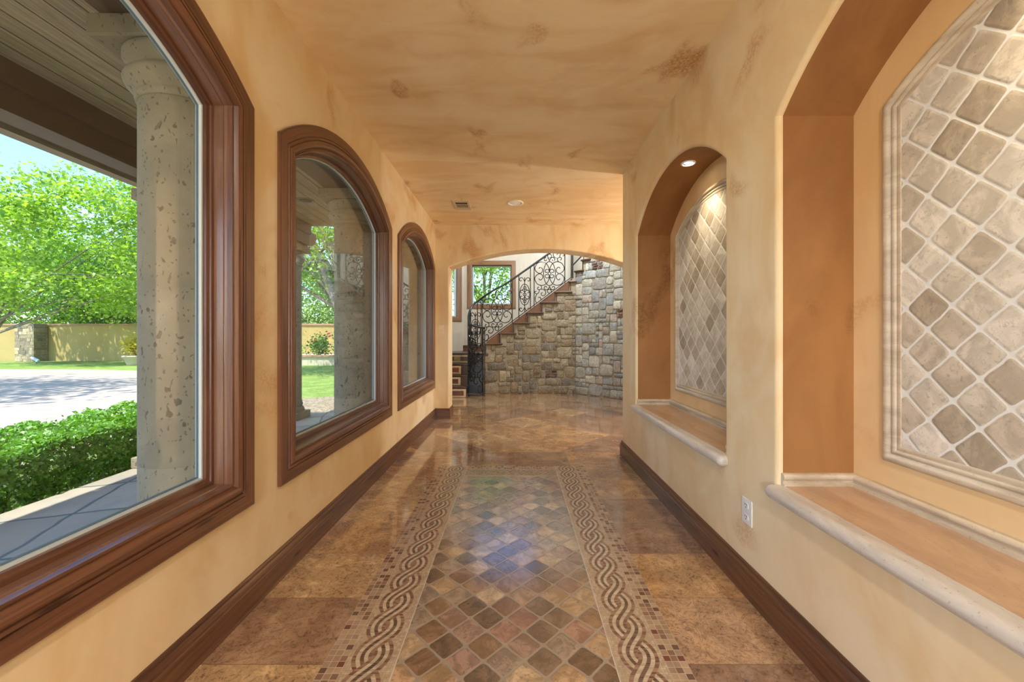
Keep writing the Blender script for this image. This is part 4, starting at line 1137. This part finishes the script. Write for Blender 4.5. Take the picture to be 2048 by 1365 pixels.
m = MB(); m.lathe([(.32,GG),(.36,GG+.1),(.44,.16),(.50,.20),(.52,.26),(.49,.30),(.44,.28)], (-18.1,19.0), 28); obj('bowl', m, M['stucco_pale'], pp, smooth=True, auto=40)
bush('yellow_shrub', 'yellow-green leafy shrub growing in the pale round planter', 'bush', (-18.1,19.0,.75), (.42,.42,.5), 900, .06, M['leaf_yellow'])
gs = thing('garden_spotlight', (-24.5, 20.3, GG), label='small grey garden spotlight tilted on the lawn, far left', cat='garden light')
m = MB(); m.tube([(-24.65,20.3,GG+.28),(-24.3,20.3,GG+.08)], .075, 12); obj('lamp_head', m, M['sash_metal'], gs, smooth=True, auto=40)
m = MB(); m.tube([(-24.4,20.3,GG-.02),(-24.4,20.3,GG+.14)], .02, 6); obj('stake', m, M['iron'], gs)

# clipped hedge beside the porch
hg = thing('hedge', (-4.2, 3.5, GG), label='clipped bright green hedge along the porch edge, outside the nearest window', cat='hedge')
n = 30000; hx0, hx1, hy0, hy1, hz0, hz1 = -4.85, -3.68, 1.6, 5.4, -.08, .36
u = rng.random((n,3)); P = np.empty((n,3)); P[:,0] = hx0+(hx1-hx0)*u[:,0]; P[:,1] = hy0+(hy1-hy0)*u[:,1]; P[:,2] = hz0+(hz1-hz0)*u[:,2]
w = rng.random(n); top_ = w < .5; side = (w >= .5) & (w < .82)
bumpz = .035*np.sin(P[:,0]*7)*np.sin(P[:,1]*5)+.03*np.sin(P[:,1]*13+P[:,0]*9)
P[top_,2] = hz1+bumpz[top_]-np.abs(rng.normal(size=top_.sum()))*.045
P[side,0] = hx1+.03*np.sin(P[side,1]*9)-np.abs(rng.normal(size=side.sum()))*.06-.10*np.clip((.1-P[side,2])*2, 0, 1)
NN = rng.normal(size=(n,3))*.7; NN[top_] += [0,0,1]; NN[side] += [.8,0,.5]
tint = np.where(top_, .6, .42)  # top leaves tinted lighter: sun on the hedge top painted in
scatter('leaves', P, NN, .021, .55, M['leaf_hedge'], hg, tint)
m = MB()
for i in range(46):
    x = hx0+.2+random.random()*(hx1-hx0-.35); y = hy0+random.random()*(hy1-hy0)
    for k in range(4):
        m.tube([(x,y,GG-.02),(x+(random.random()-.5)*.15,y+(random.random()-.5)*.15,.08),(x+(random.random()-.5)*.5,y+(random.random()-.5)*.5,.28)], .008, 5)
obj('stems', m, M['bark'], hg)

# ------------------------------------------------------------------ light
w = bpy.data.worlds.new('sky'); sc.world = w; w.use_nodes = True; nt = w.node_tree
bg = nt.nodes['Background']; sky = nt.nodes.new('ShaderNodeTexSky'); sky.sky_type = 'NISHITA'; sky.sun_disc = False
sky.sun_elevation = math.radians(60); sky.sun_rotation = math.radians(205); sky.air_density = 1.2; sky.dust_density = .6; sky.ozone_density = 1.6
mxw = nt.nodes.new('ShaderNodeMix'); mxw.data_type = 'RGBA'; mxw.blend_type = 'MULTIPLY'; mxw.inputs[0].default_value = 1; mxw.inputs[7].default_value = (.62,.76,1.0,1)
tcw = nt.nodes.new('ShaderNodeTexCoord'); mpw = nt.nodes.new('ShaderNodeMapping'); mpw.inputs['Scale'].default_value = (1,1,3); nt.links.new(tcw.outputs['Generated'], mpw.inputs[0])
cln = nt.nodes.new('ShaderNodeTexNoise'); cln.inputs['Scale'].default_value = 2.2; cln.inputs['Detail'].default_value = 6; cln.inputs['Roughness'].default_value = .6; nt.links.new(mpw.outputs[0], cln.inputs['Vector'])
clr = nt.nodes.new('ShaderNodeMapRange'); clr.interpolation_type = 'SMOOTHSTEP'; clr.inputs[1].default_value = .47; clr.inputs[2].default_value = .72; clr.inputs[4].default_value = .75; nt.links.new(cln.outputs[0], clr.inputs[0])
mxc = nt.nodes.new('ShaderNodeMix'); mxc.data_type = 'RGBA'; mxc.inputs[7].default_value = (3.4,3.5,3.6,1)
nt.links.new(clr.outputs[0], mxc.inputs[0]); nt.links.new(mxw.outputs[2], mxc.inputs[6])
nt.links.new(sky.outputs[0], mxw.inputs[6]); nt.links.new(mxc.outputs[2], bg.inputs[0]); bg.inputs[1].default_value = .20
def lamp(name, typ, loc, energy, color=(1,1,1), **k):
    l = bpy.data.lights.new(name, typ); l.energy = energy; l.color = color
    for a, b in k.items(): setattr(l, a, b)
    o = bpy.data.objects.new(name, l); COL.objects.link(o); o.location = loc; return o
sun = lamp('sun', 'SUN', (0,0,20), 3.1, (1,.97,.9), angle=math.radians(.6))
sun.rotation_euler = Vector((-.24,-.42,.87)).to_track_quat('Z', 'Y').to_euler()
for c in NICHE:
    o = lamp('niche_lamp', 'SPOT', (1.235, c, NZS+NRISE-.02), 9, (1,.80,.52), spot_size=math.radians(95), spot_blend=.7, shadow_soft_size=.03)
hp = thing('passage_lamp', (3.6,4.6,0), label='floor lamp in the side passage, out of view behind the right wall', cat='lamp')  # added unseen lamp, brightens the far end of the corridor
m = MB(); m.lathe([(.16,0),(.16,.02),(.02,.03),(.02,1.3),(.05,1.34)], (3.6,4.6), 20); obj('stand', m, M['iron'], hp)
m = MB(); m.lathe([(.2,1.28),(.14,1.34)], (3.6,4.6), 24, cap=False); obj('shade', m, M['vent_white'], hp)
lamp('passage_lamp_bulb', 'POINT', (3.6,4.6,1.5), 62, (1,.97,.94), shadow_soft_size=.1)
# added unseen fill downlights in the corridor behind the photographer
for i, (x, y, e) in enumerate([(0,-.35,7),(0,-2.4,22)]):
    downlight((x,y,ZC), (0,0,1), .104, 'recessed ceiling light in the corridor behind the viewpoint', False, group='corridor ceiling lights behind the viewpoint')
    lamp('corridor_lamp', 'AREA', (x,y,ZC-.02), e, (1,.95,.88), shape='DISK', size=.15)
fl = thing('table_lamp', (-.5,-2.2,0), label='table lamp on a slim stand in the corridor behind the viewpoint', cat='lamp')  # added unseen lamp, lifts the corridor walls and ceiling
m = MB(); m.lathe([(.16,0),(.16,.02),(.02,.03),(.02,.95),(.05,1.0)], (-.5,-2.2), 20); obj('stand', m, M['iron'], fl)
m = MB(); m.lathe([(.2,.95),(.14,1.0)], (-.5,-2.2), 24, cap=False); obj('shade', m, M['vent_white'], fl)
lamp('table_lamp_bulb', 'POINT', (-.5,-2.2,1.12), 66, (1,.95,.88), shadow_soft_size=.08)
pd = thing('pendant_lamp', (1.0,7.3,5.3), label='hall pendant lamp hanging high above the stair hall, above the view', cat='pendant lamp')  # added unseen lamp, fills the stair hall with light
m = MB(); m.tube([(1,7.3,5.3),(1,7.3,4.5)], .008, 6); obj('cord', m, M['iron'], pd)
m = MB(); m.lathe([(.04,4.52),(.22,4.30),(.23,4.28)], (1,7.3), 24, cap=False); obj('shade', m, M['iron'], pd)
lamp('hall_lamp', 'POINT', (1.0,7.3,4.24), 145, (.86,.93,1), shadow_soft_size=.12)

cam = bpy.data.cameras.new('camera'); co = bpy.data.objects.new('camera', cam); COL.objects.link(co)
co.location = (0,0,H); co.rotation_euler = (PI/2, 0, 0)
cam.sensor_width = 36; cam.lens = F/2048*36; cam.shift_x = -(CX-1024)/2048; cam.shift_y = -(682.5-CY)/2048; cam.clip_end = 300; cam.clip_start = .02
sc.camera = co
sc.view_settings.view_transform = 'Standard'; sc.view_settings.look = 'None'; sc.view_settings.gamma = 1; sc.view_settings.use_curve_mapping = False
sc.view_settings.exposure = 1.46
cy = sc.cycles
cy.use_denoising = True; cy.max_bounces = 9; cy.diffuse_bounces = 5; cy.glossy_bounces = 4; cy.transmission_bounces = 6; cy.transparent_max_bounces = 12; cy.caustics_reflective = False; cy.caustics_refractive = False
cy.sample_clamp_indirect = 8; cy.use_adaptive_sampling = True; cy.adaptive_threshold = .04
